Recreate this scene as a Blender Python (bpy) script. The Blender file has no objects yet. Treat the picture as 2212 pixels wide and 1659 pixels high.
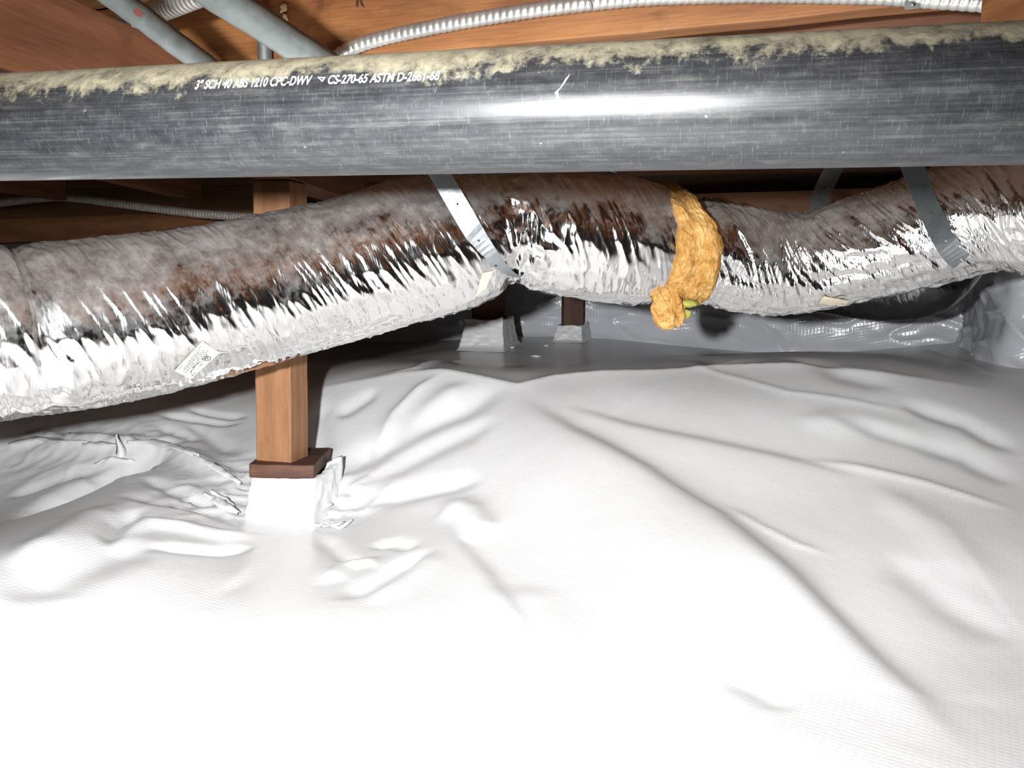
import bpy, bmesh, math, random
import numpy as np
from mathutils import Vector, Matrix
from mathutils.bvhtree import BVHTree

random.seed(7)
SC = bpy.context.scene
COL = SC.collection

# ------------------------------------------------------------------ camera
F = 1850.0                      # focal length in pixels of a 2212 x 1659 frame
CX, CY = 1106.0, 829.5
PITCH = math.radians(7.07)
CAM = Vector((0.0, 0.0, 0.56))
cam = bpy.data.cameras.new('camera')
cam.sensor_width = 36.0
cam.lens = 36.0 * F / 2212.0
cam.clip_start = 0.02
cam_o = bpy.data.objects.new('camera', cam)
COL.objects.link(cam_o)
cam_o.location = CAM
cam_o.rotation_euler = (math.pi / 2 - PITCH, 0, 0)
SC.camera = cam_o

# ------------------------------------------------------------------ world, lamp, exposure
w = bpy.data.worlds.new('crawl_space_dark')
SC.world = w
w.use_nodes = True
w.node_tree.nodes['Background'].inputs[0].default_value = (0.05, 0.045, 0.04, 1)
w.node_tree.nodes['Background'].inputs[1].default_value = 0.25

LAMP = (-0.22, -0.02, 0.605)    # hand-held torch, left of and a little above the lens
ld = bpy.data.lights.new('work_lamp', 'SPOT')
ld.energy = 270.0
ld.spot_size = math.radians(122)
ld.spot_blend = 1.0
ld.color = (0.97, 0.985, 1.0)
ld.shadow_soft_size = 0.022
lo = bpy.data.objects.new('work_lamp', ld)
COL.objects.link(lo)
lo.location = LAMP
lo.rotation_euler = (Vector((-0.12, 1.15, -0.05)) - Vector(LAMP)).to_track_quat('-Z', 'Y').to_euler()

SC.view_settings.view_transform = 'Standard'
SC.view_settings.look = 'None'
SC.view_settings.gamma = 1.0
SC.view_settings.use_curve_mapping = False
SC.view_settings.exposure = 0.25
SC.cycles.max_bounces = 4
SC.cycles.diffuse_bounces = 2
SC.cycles.glossy_bounces = 3
SC.cycles.transmission_bounces = 1
SC.cycles.caustics_refractive = False
SC.cycles.adaptive_threshold = 0.06

# ------------------------------------------------------------------ helpers
cp, sp = math.cos(PITCH), math.sin(PITCH)

def ray(px, py):
    a = (px - CX) / F
    b = (CY - py) / F
    return Vector((a, cp + b * sp, -sp + b * cp))

def P(px, py, Y):
    """point of the place seen at photo pixel px, py standing Y metres in front"""
    d = ray(px, py)
    return CAM + d * (Y / d.y)

def PZ(px, py, z):
    d = ray(px, py)
    return CAM + d * ((z - CAM.z) / d.z)

def hash2(ix, iy, seed):
    n = (ix.astype(np.int64) * 374761393 + iy.astype(np.int64) * 668265263 + seed * 1442695041) & 0x7fffffff
    n = ((n ^ (n >> 13)) * 1274126177) & 0x7fffffff
    n = (n ^ (n >> 16)) & 0x7fffffff
    return n / float(0x7fffffff)

def vnoise(x, y, seed=0, perx=None, pery=None):
    x = np.asarray(x, float); y = np.asarray(y, float)
    ix = np.floor(x); iy = np.floor(y)
    fx = x - ix; fy = y - iy
    fx = fx * fx * (3 - 2 * fx); fy = fy * fy * (3 - 2 * fy)
    ix = ix.astype(np.int64); iy = iy.astype(np.int64)
    iy1 = iy + 1
    if pery:
        iy = iy % pery; iy1 = iy1 % pery
    a = hash2(ix, iy, seed); b = hash2(ix + 1, iy, seed)
    c = hash2(ix, iy1, seed); d = hash2(ix + 1, iy1, seed)
    return (a + (b - a) * fx) * (1 - fy) + (c + (d - c) * fx) * fy

def fbm(x, y, seed=0, octv=4):
    s = 0; a = 0.5
    for o in range(octv):
        s = s + a * (vnoise(x, y, seed + o * 17) - 0.5)
        x = x * 2.03 + 3.1; y = y * 2.03 + 1.7; a *= 0.5
    return s

def tag(o, label=None, cat=None, group=None, kind=None):
    if label: o['label'] = label
    if cat: o['category'] = cat
    if group: o['group'] = group
    if kind: o['kind'] = kind
    return o

def link(name, me, mat=None, parent=None):
    o = bpy.data.objects.new(name, me)
    COL.objects.link(o)
    if mat is not None:
        me.materials.append(mat)
    if parent is not None:
        o.parent = parent
    return o

def empty(name, loc):
    o = bpy.data.objects.new(name, None)
    COL.objects.link(o)
    o.location = loc
    o.empty_display_size = 0.05
    return o

def child_at(o, parent):
    """parent keeping the world place (parents here carry a location only)"""
    o.parent = parent
    o.matrix_parent_inverse = Matrix.Translation(parent.location).inverted()
    return o

def mesh_np(name, V, Q, smooth=True, uv=None):
    me = bpy.data.meshes.new(name)
    V = np.asarray(V, float); Q = np.asarray(Q, np.int64)
    me.vertices.add(len(V)); me.vertices.foreach_set('co', V.ravel())
    k = Q.shape[1]
    me.loops.add(Q.size); me.loops.foreach_set('vertex_index', Q.ravel().astype(np.int32))
    me.polygons.add(len(Q))
    me.polygons.foreach_set('loop_start', np.arange(0, Q.size, k, dtype=np.int32))
    me.polygons.foreach_set('loop_total', np.full(len(Q), k, dtype=np.int32))
    if smooth:
        me.polygons.foreach_set('use_smooth', np.ones(len(Q), bool))
    me.update(calc_edges=True)
    if uv is not None:
        l = me.uv_layers.new(name='UVMap')
        l.data.foreach_set('uv', np.asarray(uv, float)[Q.ravel()].ravel())
    me.validate()
    return me

def grid_quads(n, m, closed_m=False):
    """n rows, m columns"""
    i = np.arange(n - 1)[:, None]
    j = np.arange(m if closed_m else m - 1)[None, :]
    j1 = (j + 1) % m
    a = i * m + j; b = i * m + j1; c = (i + 1) * m + j1; d = (i + 1) * m + j
    return np.stack(np.broadcast_arrays(a, b, c, d), -1).reshape(-1, 4)

def smooth1(a, k):
    if k < 1: return a
    ker = np.exp(-0.5 * (np.arange(-3 * k, 3 * k + 1) / k) ** 2); ker /= ker.sum()
    pad = 3 * k
    a = np.asarray(a, float)
    if a.ndim == 1:
        l = 2 * a[0] - a[pad:0:-1]; r = 2 * a[-1] - a[-2:-pad - 2:-1]
        return np.convolve(np.concatenate([l, a, r]), ker, 'valid')
    return np.stack([smooth1(a[:, q], k) for q in range(a.shape[1])], 1)

def frames(C, T=None, ref=(0, 0, 1)):
    C = np.asarray(C, float)
    if T is None:
        T = np.gradient(C, axis=0)
    T = T / np.linalg.norm(T, axis=1)[:, None]
    S = np.cross(T, np.array(ref, float)[None, :]); S /= np.linalg.norm(S, axis=1)[:, None]
    U = np.cross(S, T)
    return T, S, U

def tube_mesh(name, C, R, m, ref=(0, 0, 1), T=None, caps=True):
    """C centre line (n,3), R radius (n,) or (n,m); angle 0 is up; UV in metres along / metres around"""
    C = np.asarray(C, float); n = len(C)
    T, S, U = frames(C, T, ref)
    th = np.linspace(0, 2 * math.pi, m, endpoint=False)
    R = np.asarray(R, float)
    if R.ndim == 1: R = np.repeat(R[:, None], m, 1)
    V = C[:, None, :] + R[:, :, None] * (np.cos(th)[None, :, None] * U[:, None, :] + np.sin(th)[None, :, None] * S[:, None, :])
    s = np.concatenate([[0], np.cumsum(np.linalg.norm(np.diff(C, axis=0), axis=1))])
    uv = np.stack(np.broadcast_arrays(s[:, None], (th / (2 * math.pi))[None, :]), -1).reshape(-1, 2)
    V = V.reshape(-1, 3)
    Q = grid_quads(n, m, True)
    me = mesh_np(name, V, Q, True, uv)
    if caps:
        bm = bmesh.new(); bm.from_mesh(me)
        bm.verts.ensure_lookup_table()
        try:
            bm.faces.new([bm.verts[k] for k in range(m)])
            bm.faces.new([bm.verts[(n - 1) * m + k] for k in range(m)][::-1])
        except ValueError:
            pass
        bmesh.ops.recalc_face_normals(bm, faces=bm.faces)
        bm.to_mesh(me); bm.free()
    else:
        bm = bmesh.new(); bm.from_mesh(me)
        bmesh.ops.recalc_face_normals(bm, faces=bm.faces)
        bm.to_mesh(me); bm.free()
    return me

def resample(pts, step, k=0):
    pts = np.asarray([list(p) for p in pts], float)
    # centripetal-ish smoothing: linear resample, then gaussian
    s = np.concatenate([[0], np.cumsum(np.linalg.norm(np.diff(pts, axis=0), axis=1))])
    n = max(4, int(s[-1] / step) + 1)
    t = np.linspace(0, s[-1], n)
    C = np.stack([np.interp(t, s, pts[:, q]) for q in range(3)], 1)
    if k: C = smooth1(C, k)
    return C

def box_mesh(name, L, W, H, bev=0.002, wob=0.0, seed=0, cuts=0):
    """box along local X, centred"""
    bm = bmesh.new()
    bmesh.ops.create_cube(bm, size=1.0)
    bmesh.ops.scale(bm, vec=(L, W, H), verts=bm.verts)
    if bev:
        bmesh.ops.bevel(bm, geom=bm.edges[:], offset=bev, segments=2, affect='EDGES', profile=0.6)
    if wob:
        long_e = [e for e in bm.edges if abs((e.verts[0].co - e.verts[1].co).x) > L * 0.5]
        bmesh.ops.subdivide_edges(bm, edges=long_e, cuts=cuts or 20, use_grid_fill=True)
        rnd = random.Random(seed)
        ph = [rnd.random() * 6 for _ in range(6)]
        for v in bm.verts:
            x = v.co.x
            v.co.y += wob * (math.sin(x * 9 + ph[0]) + 0.5 * math.sin(x * 31 + ph[1]) + 0.35 * math.sin(x * 83 + ph[4] + v.co.z * 60))
            v.co.z += wob * (math.sin(x * 7 + ph[2]) + 0.5 * math.sin(x * 27 + ph[3]) + 0.35 * math.sin(x * 71 + ph[5] + v.co.y * 60))
    me = bpy.data.meshes.new(name)
    bm.to_mesh(me); bm.free()
    return me

def timber(name, A, B, W, H, mat, bev=0.002, wob=0.0012, seed=0, up=(0, 0, 1), anchor='bottom'):
    """timber from A to B; anchor 'bottom': A-B runs along the middle of the underside"""
    A = Vector(A); B = Vector(B)
    d = B - A; L = d.length
    x = d.normalized(); z = Vector(up); y = z.cross(x).normalized(); z = x.cross(y)
    me = box_mesh(name, L, W, H, bev, wob, seed)
    o = link(name, me, mat)
    M = Matrix((x, y, z)).transposed().to_4x4()
    c = (A + B) / 2
    if anchor == 'bottom': c = c + z * (H / 2)
    M.translation = c
    o.matrix_world = M
    return o

# ------------------------------------------------------------------ materials
def new_mat(name):
    m = bpy.data.materials.new(name); m.use_nodes = True
    nt = m.node_tree
    return m, nt, nt.nodes, nt.links, nt.nodes['Principled BSDF']

def N(nt, t, **kw):
    n = nt.nodes.new(t)
    for k, v in kw.items():
        if k.startswith('i_'):
            n.inputs[k[2:].replace('_', ' ')].default_value = v
        else:
            setattr(n, k, v)
    return n

def ramp(nt, stops, interp='LINEAR'):
    r = nt.nodes.new('ShaderNodeValToRGB')
    r.color_ramp.interpolation = interp
    el = r.color_ramp.elements
    while len(el) > 1: el.remove(el[-1])
    el[0].position = stops[0][0]; el[0].color = (*stops[0][1], 1) if len(stops[0][1]) == 3 else stops[0][1]
    for p, c in stops[1:]:
        e = el.new(p); e.color = (*c, 1)
    return r

def math_n(nt, op, a, b=None, clamp=False):
    n = nt.nodes.new('ShaderNodeMath'); n.operation = op; n.use_clamp = clamp
    for k, v in enumerate((a, b)):
        if v is None: continue
        if isinstance(v, (int, float)): n.inputs[k].default_value = v
        else: nt.links.new(v, n.inputs[k])
    return n.outputs[0]

def mixc(nt, fac, a, b, blend='MIX'):
    n = nt.nodes.new('ShaderNodeMix'); n.data_type = 'RGBA'; n.blend_type = blend
    for k, v in ((0, fac), (6, a), (7, b)):
        if isinstance(v, (int, float)): n.inputs[k].default_value = v
        elif isinstance(v, tuple): n.inputs[k].default_value = (*v, 1)
        else: nt.links.new(v, n.inputs[k])
    return n.outputs[2]

def mixf(nt, fac, a, b):
    n = nt.nodes.new('ShaderNodeMix'); n.data_type = 'FLOAT'
    for k, v in ((0, fac), (2, a), (3, b)):
        if isinstance(v, (int, float)): n.inputs[k].default_value = v
        else: nt.links.new(v, n.inputs[k])
    return n.outputs[0]

def mapped(nt, coord='Object', scale=(1, 1, 1), loc=(0, 0, 0), rot=(0, 0, 0)):
    tc = nt.nodes.new('ShaderNodeTexCoord'); mp = nt.nodes.new('ShaderNodeMapping')
    mp.inputs['Scale'].default_value = scale; mp.inputs['Location'].default_value = loc
    mp.inputs['Rotation'].default_value = rot
    nt.links.new(tc.outputs[coord], mp.inputs[0])
    return mp.outputs[0]

def noise(nt, vec, scale, detail=4, rough=0.55, dist=0.0):
    n = nt.nodes.new('ShaderNodeTexNoise')
    n.inputs['Scale'].default_value = scale; n.inputs['Detail'].default_value = detail
    n.inputs['Roughness'].default_value = rough; n.inputs['Distortion'].default_value = dist
    nt.links.new(vec, n.inputs['Vector'])
    return n.outputs['Fac']

def bump(nt, h, strength, dist, normal=None):
    b = nt.nodes.new('ShaderNodeBump')
    b.inputs['Strength'].default_value = strength; b.inputs['Distance'].default_value = dist
    nt.links.new(h, b.inputs['Height'])
    if normal is not None: nt.links.new(normal, b.inputs['Normal'])
    return b.outputs[0]

def wood_mat(name, dark, mid, light, seed=0.0, stain=0.3, rough=0.62, ring=16.0):
    m, nt, nd, lk, bs = new_mat(name)
    v = mapped(nt, 'Object', (1, 1, 1), (seed, seed * 0.7, seed * 1.3))
    # slow warp of the rings, so the grain wanders and swirls round knots
    warp = noise(nt, mapped(nt, 'Object', (1.6, 7, 7), (seed, 1.1, 0)), 1.4, 3, 0.5)
    sepn = nt.nodes.new('ShaderNodeSeparateXYZ'); lk.new(v, sepn.inputs[0])
    a = math_n(nt, 'MULTIPLY', math_n(nt, 'ADD', sepn.outputs[1], math_n(nt, 'MULTIPLY', sepn.outputs[2], 0.6)), ring * 10)
    a = math_n(nt, 'ADD', a, math_n(nt, 'MULTIPLY', warp, 14.0))
    rings = math_n(nt, 'ADD', math_n(nt, 'MULTIPLY', math_n(nt, 'SINE', a), 0.5), 0.5)
    fine = noise(nt, mapped(nt, 'Object', (7, 170, 170), (seed, 0, 0)), 2.2, 4, 0.75)
    blot = noise(nt, mapped(nt, 'Object', (2.4, 6, 6), (seed * 2, 3, 0)), 2.0, 4, 0.6)
    f = math_n(nt, 'ADD', math_n(nt, 'MULTIPLY', rings, 0.16), math_n(nt, 'MULTIPLY', fine, 0.62))
    f = math_n(nt, 'ADD', f, math_n(nt, 'MULTIPLY', blot, 0.34))
    r = ramp(nt, [(0.25, dark), (0.55, mid), (0.85, light)])
    lk.new(f, r.inputs[0])
    st = noise(nt, mapped(nt, 'Object', (4, 9, 9), (seed * 3, 0, 5)), 1.8, 5, 0.62, 0.6)
    sr = ramp(nt, [(0.55, (0, 0, 0)), (0.72, (1, 1, 1))]); lk.new(st, sr.inputs[0])
    c = mixc(nt, math_n(nt, 'MULTIPLY', sr.outputs[0], stain), r.outputs[0], (dark[0] * 0.3, dark[1] * 0.3, dark[2] * 0.35))
    lk.new(c, bs.inputs['Base Color'])
    bs.inputs['Roughness'].default_value = rough
    bs.inputs['Specular IOR Level'].default_value = 0.35
    lk.new(bump(nt, f, 0.35, 0.0012), bs.inputs['Normal'])
    return m

WOOD_POST = wood_mat('fir_post_wood', (0.17, 0.075, 0.033), (0.285, 0.135, 0.062), (0.37, 0.195, 0.095), 1.0, 0.35)
WOOD_BEAM = wood_mat('orange_beam_wood', (0.105, 0.038, 0.012), (0.21, 0.082, 0.026), (0.32, 0.146, 0.050), 2.3, 0.5)
WOOD_RED = wood_mat('red_brown_joist_wood', (0.062, 0.023, 0.011), (0.130, 0.049, 0.022), (0.21, 0.087, 0.038), 4.1, 0.35)
WOOD_DARK = wood_mat('old_dark_wood', (0.075, 0.032, 0.016), (0.13, 0.058, 0.03), (0.20, 0.10, 0.052), 5.7, 0.3)
WOOD_PLINTH = wood_mat('dark_redwood_block', (0.035, 0.016, 0.011), (0.085, 0.036, 0.022), (0.15, 0.075, 0.045), 6.2, 0.5)
WOOD_SUB = wood_mat('subfloor_wood', (0.10, 0.04, 0.017), (0.18, 0.075, 0.031), (0.27, 0.125, 0.052), 8.2, 0.4)

def liner_mat(name, base, rough, weave=0.5, scale=1.0, ang=0.5):
    m, nt, nd, lk, bs = new_mat(name)
    v = mapped(nt, 'Object', (1, 1, 1), (0, 0, 0), (0, 0, ang))
    sx = nt.nodes.new('ShaderNodeSeparateXYZ'); lk.new(v, sx.inputs[0])
    k = 2 * math.pi / (0.0105 * scale)
    a = math_n(nt, 'ABSOLUTE', math_n(nt, 'SINE', math_n(nt, 'MULTIPLY', sx.outputs[0], k / 2)))
    zy = math_n(nt, 'ADD', sx.outputs[1], sx.outputs[2])
    b = math_n(nt, 'ABSOLUTE', math_n(nt, 'SINE', math_n(nt, 'MULTIPLY', zy, k / 2)))
    h = math_n(nt, 'MINIMUM', math_n(nt, 'POWER', a, 0.6), math_n(nt, 'POWER', b, 0.6))
    crk = noise(nt, mapped(nt, 'Object', (1, 1, 1)), 38, 2, 0.6, 0.0)
    n1 = bump(nt, h, weave, 0.0006)
    n2 = bump(nt, crk, 0.22, 0.002, n1)
    lk.new(n2, bs.inputs['Normal'])
    dirt = noise(nt, mapped(nt, 'Object', (1, 1, 1)), 2.2, 2, 0.6)
    r = ramp(nt, [(0.35, tuple(x * 0.93 for x in base)), (0.65, base)]); lk.new(dirt, r.inputs[0])
    lk.new(r.outputs[0], bs.inputs['Base Color'])
    bs.inputs['Roughness'].default_value = rough
    bs.inputs['Specular IOR Level'].default_value = 0.5
    return m

LINER = liner_mat('white_reinforced_plastic', (0.80, 0.795, 0.79), 0.25, 0.45)
LINER_WALL = liner_mat('wall_plastic_greyed_for_distance', (0.60, 0.615, 0.65), 0.22, 0.5, 1.3, 0.2)  # same plastic as the sheet, greyed in the colour for weak far light

def tape_mat():
    m, nt, nd, lk, bs = new_mat('white_seam_tape')
    bs.inputs['Base Color'].default_value = (0.88, 0.88, 0.875, 1)
    bs.inputs['Roughness'].default_value = 0.3
    c = noise(nt, mapped(nt, 'Object', (1, 1, 2.5)), 60, 4, 0.6, 1.0)
    lk.new(bump(nt, c, 0.25, 0.003), bs.inputs['Normal'])
    return m
TAPE = tape_mat()

def foil_mat(name, base, r0, r1, dust_amt=1.0, dust_col=(0.085, 0.062, 0.038), crink=0.5):
    m, nt, nd, lk, bs = new_mat(name)
    bs.inputs['Metallic'].default_value = 1.0
    uv = mapped(nt, 'UV', (1, 1, 1))
    # crinkles run round the duct: fine along the length, long around
    c1 = noise(nt, mapped(nt, 'UV', (95, 7, 1), (0, 0, 0), (0, 0, 0.0)), 1.0, 3, 0.62, 0.0)
    c2 = noise(nt, mapped(nt, 'UV', (260, 30, 1)), 1.0, 2, 0.6, 0.0)
    c3 = noise(nt, mapped(nt, 'UV', (40, 5, 1), (7, 2, 0)), 1.0, 2, 0.65, 0.8)
    h = math_n(nt, 'ADD', math_n(nt, 'MULTIPLY', c1, 0.7), math_n(nt, 'MULTIPLY', c2, 0.18))
    h = math_n(nt, 'ADD', h, math_n(nt, 'MULTIPLY', math_n(nt, 'ABSOLUTE', math_n(nt, 'SUBTRACT', c3, 0.5)), -1.6))
    lk.new(bump(nt, h, crink, 0.006), bs.inputs['Normal'])
    # dust lying on the upward faces
    geo = nt.nodes.new('ShaderNodeNewGeometry'); sx = nt.nodes.new('ShaderNodeSeparateXYZ'); lk.new(geo.outputs['Normal'], sx.inputs[0])
    dn = noise(nt, mapped(nt, 'Object', (1, 1, 1)), 34, 4, 0.72)
    dm = noise(nt, mapped(nt, 'Object', (1, 1, 1)), 5, 1, 0.55)
    d = math_n(nt, 'ADD', sx.outputs[2], math_n(nt, 'MULTIPLY', math_n(nt, 'SUBTRACT', dn, 0.5), 1.5))
    d = math_n(nt, 'ADD', d, math_n(nt, 'MULTIPLY', math_n(nt, 'SUBTRACT', dm, 0.5), 1.2))
    dr = ramp(nt, [(0.05, (0.0, 0, 0)), (0.55, (0.32, 0.32, 0.32)), (1.0, (0.92, 0.92, 0.92))]); lk.new(d, dr.inputs[0])
    df = math_n(nt, 'MULTIPLY', dr.outputs[0], dust_amt, True)
    lk.new(mixc(nt, df, base, dust_col), bs.inputs['Base Color'])
    lk.new(math_n(nt, 'SUBTRACT', 1.0, df, True), bs.inputs['Metallic'])
    rn = noise(nt, mapped(nt, 'Object', (1, 1, 1)), 9, 1, 0.6)
    lk.new(mixf(nt, df, mixf(nt, rn, r0, r1), 0.75), bs.inputs['Roughness'])
    return m

FOIL = foil_mat('foil_duct_jacket', (0.80, 0.79, 0.78), 0.07, 0.17, 0.55, crink=0.16)
FOIL_R = foil_mat('foil_duct_jacket_crumpled', (0.80, 0.79, 0.78), 0.06, 0.17, 0.5, crink=0.40)
FOIL_DARK = foil_mat('dark_film_and_shade_toned_foil', (0.11, 0.11, 0.115), 0.12, 0.28, 0.3, crink=0.3)  # on the duct bend this dark base paints in the shade on its foil

def galv_mat(name, base=(0.50, 0.53, 0.53), rough=0.36):
    m, nt, nd, lk, bs = new_mat(name)
    a = noise(nt, mapped(nt, 'Object', (1, 1, 1)), 60, 4, 0.6)
    b = noise(nt, mapped(nt, 'Object', (1, 1, 1)), 9, 3, 0.5)
    f = math_n(nt, 'ADD', math_n(nt, 'MULTIPLY', a, 0.5), math_n(nt, 'MULTIPLY', b, 0.5))
    r = ramp(nt, [(0.3, tuple(x * 0.72 for x in base)), (0.7, tuple(min(1, x * 1.15) for x in base))]); lk.new(f, r.inputs[0])
    lk.new(r.outputs[0], bs.inputs['Base Color'])
    bs.inputs['Metallic'].default_value = 0.75
    lk.new(mixf(nt, a, rough * 0.8, rough * 1.4), bs.inputs['Roughness'])
    lk.new(bump(nt, a, 0.08, 0.001), bs.inputs['Normal'])
    return m
GALV = galv_mat('galvanised_strap_steel', (0.30, 0.325, 0.335), 0.19)
GALV_DULL = galv_mat('dull_galvanised_steel', (0.20, 0.22, 0.212), 0.5)
CONDUIT = galv_mat('flexible_conduit_steel', (0.44, 0.43, 0.405), 0.34)
CONDUIT_DIM = galv_mat('dusty_conduit_steel', (0.50, 0.46, 0.42), 0.6)

def plain(name, col, rough=0.6, metal=0.0, spec=0.4):
    m, nt, nd, lk, bs = new_mat(name)
    n = noise(nt, mapped(nt, 'Object', (1, 1, 1)), 55, 4, 0.6)
    r = ramp(nt, [(0.3, tuple(x * 0.88 for x in col)), (0.7, col)]); lk.new(n, r.inputs[0])
    lk.new(r.outputs[0], bs.inputs['Base Color'])
    bs.inputs['Roughness'].default_value = rough; bs.inputs['Metallic'].default_value = metal
    bs.inputs['Specular IOR Level'].default_value = spec
    return m
PAPER = plain('cream_label_paper', (0.66, 0.645, 0.56), 0.5)
INK = plain('grey_print_ink', (0.08, 0.08, 0.07), 0.7)
CREAM_TAPE = plain('cream_tape', (0.72, 0.64, 0.46), 0.5)
NAIL = plain('nail_steel', (0.28, 0.26, 0.24), 0.4, 0.9)
SCRAP = plain('white_plastic_scrap', (0.8, 0.8, 0.8), 0.4)
GREEN_FOAM = plain('yellow_green_wool', (0.38, 0.37, 0.09), 0.9, 0, 0.1)

def abs_mat():
    m, nt, nd, lk, bs = new_mat('black_abs_plastic_with_dust')
    # plastic with a film of dust, rubbed streaks along the pipe and fine scratches across it
    film = noise(nt, mapped(nt, 'UV', (14, 14, 1)), 2.0, 5, 0.72)
    streak = noise(nt, mapped(nt, 'UV', (1.6, 60, 1)), 2.0, 4, 0.65)
    cross = noise(nt, mapped(nt, 'UV', (330, 14, 1), (0, 0, 0), (0, 0, 0.12)), 1.6, 5, 0.75)
    crossr = ramp(nt, [(0.56, (0, 0, 0)), (0.78, (1, 1, 1))]); lk.new(cross, crossr.inputs[0])
    f = math_n(nt, 'ADD', math_n(nt, 'MULTIPLY', film, 0.60), math_n(nt, 'MULTIPLY', streak, 0.50))
    r = ramp(nt, [(0.36, (0.007, 0.007, 0.008)), (0.56, (0.022, 0.0235, 0.026)), (0.76, (0.066, 0.065, 0.061))]); lk.new(f, r.inputs[0])
    c = mixc(nt, math_n(nt, 'MULTIPLY', crossr.outputs[0], 0.27), r.outputs[0], (0.30, 0.30, 0.29))
    # tiny pale specks
    sp_ = nt.nodes.new('ShaderNodeTexVoronoi'); sp_.inputs['Scale'].default_value = 46.0
    lk.new(mapped(nt, 'UV', (1, 0.36, 1)), sp_.inputs['Vector'])
    spr = ramp(nt, [(0.05, (1, 1, 1)), (0.085, (0, 0, 0))]); lk.new(sp_.outputs['Distance'], spr.inputs[0])
    spk = math_n(nt, 'MULTIPLY', spr.outputs[0], math_n(nt, 'GREATER_THAN', film, 0.56))
    c = mixc(nt, math_n(nt, 'MULTIPLY', spk, 0.6), c, (0.5, 0.48, 0.42))
    # dust crust settled on the upper side with a ragged, dripping lower edge
    tc = nt.nodes.new('ShaderNodeTexCoord'); sx = nt.nodes.new('ShaderNodeSeparateXYZ'); lk.new(tc.outputs['UV'], sx.inputs[0])
    vv = sx.outputs[1]
    up = math_n(nt, 'COSINE', math_n(nt, 'MULTIPLY', vv, 2 * math.pi))
    e1 = noise(nt, mapped(nt, 'UV', (48, 14, 1), (0, 0, 0), (0, 0, 0.15)), 1.0, 6, 0.72, 0.3)
    e2 = noise(nt, mapped(nt, 'UV', (6, 5, 1), (3, 0, 0)), 1.2, 3, 0.5)
    d = math_n(nt, 'ADD', up, math_n(nt, 'MULTIPLY', math_n(nt, 'SUBTRACT', e1, 0.5), 1.15))
    d = math_n(nt, 'ADD', d, math_n(nt, 'MULTIPLY', math_n(nt, 'SUBTRACT', e2, 0.5), 0.75))
    d = math_n(nt, 'ADD', d, math_n(nt, 'MULTIPLY', math_n(nt, 'SUBTRACT', 1.35, sx.outputs[0]), 0.12))
    dr = ramp(nt, [(0.47, (0, 0, 0)), (0.60, (0.55, 0.55, 0.55)), (0.78, (0.88, 0.88, 0.88)), (0.95, (1, 1, 1))]); lk.new(d, dr.inputs[0])
    dcol = ramp(nt, [(0.3, (0.13, 0.115, 0.078)), (0.62, (0.255, 0.23, 0.155))]); lk.new(e1, dcol.inputs[0])
    c = mixc(nt, dr.outputs[0], c, dcol.outputs[0])
    lk.new(c, bs.inputs['Base Color'])
    lk.new(mixf(nt, dr.outputs[0], mixf(nt, f, 0.22, 0.46), 0.9), bs.inputs['Roughness'])
    bs.inputs['Specular IOR Level'].default_value = 0.4
    n1 = bump(nt, streak, 0.06, 0.001)
    lk.new(bump(nt, dr.outputs[0], 0.5, 0.0015, n1), bs.inputs['Normal'])
    return m
ABS = abs_mat()

def print_mat():
    m, nt, nd, lk, bs = new_mat('worn_white_print')
    n = noise(nt, mapped(nt, 'Object', (1, 1, 1)), 130, 5, 0.7)
    m2 = noise(nt, mapped(nt, 'Object', (1, 1, 1)), 22, 3, 0.6)
    s = math_n(nt, 'ADD', math_n(nt, 'MULTIPLY', n, 0.7), math_n(nt, 'MULTIPLY', m2, 0.3))
    r = ramp(nt, [(0.33, (0.35, 0.34, 0.28)), (0.44, (0.78, 0.80, 0.86))]); lk.new(s, r.inputs[0])
    lk.new(r.outputs[0], bs.inputs['Base Color']); bs.inputs['Roughness'].default_value = 0.6
    return m
PRINT = print_mat()

def wool_mat():
    m, nt, nd, lk, bs = new_mat('yellow_fibreglass_wool')
    a = noise(nt, mapped(nt, 'Object', (1, 1, 1)), 26, 6, 0.7, 0.8)
    b = noise(nt, mapped(nt, 'Object', (1, 1, 1)), 210, 4, 0.7, 0.5)
    f = math_n(nt, 'ADD', math_n(nt, 'MULTIPLY', a, 0.75), math_n(nt, 'MULTIPLY', b, 0.25))
    r = ramp(nt, [(0.36, (0.27, 0.12, 0.028)), (0.5, (0.45, 0.24, 0.07)), (0.64, (0.64, 0.42, 0.17))]); lk.new(f, r.inputs[0])
    lk.new(r.outputs[0], bs.inputs['Base Color'])
    bs.inputs['Roughness'].default_value = 0.95; bs.inputs['Specular IOR Level'].default_value = 0.1
    lk.new(bump(nt, f, 0.9, 0.006), bs.inputs['Normal'])
    return m
WOOL = wool_mat()

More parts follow.
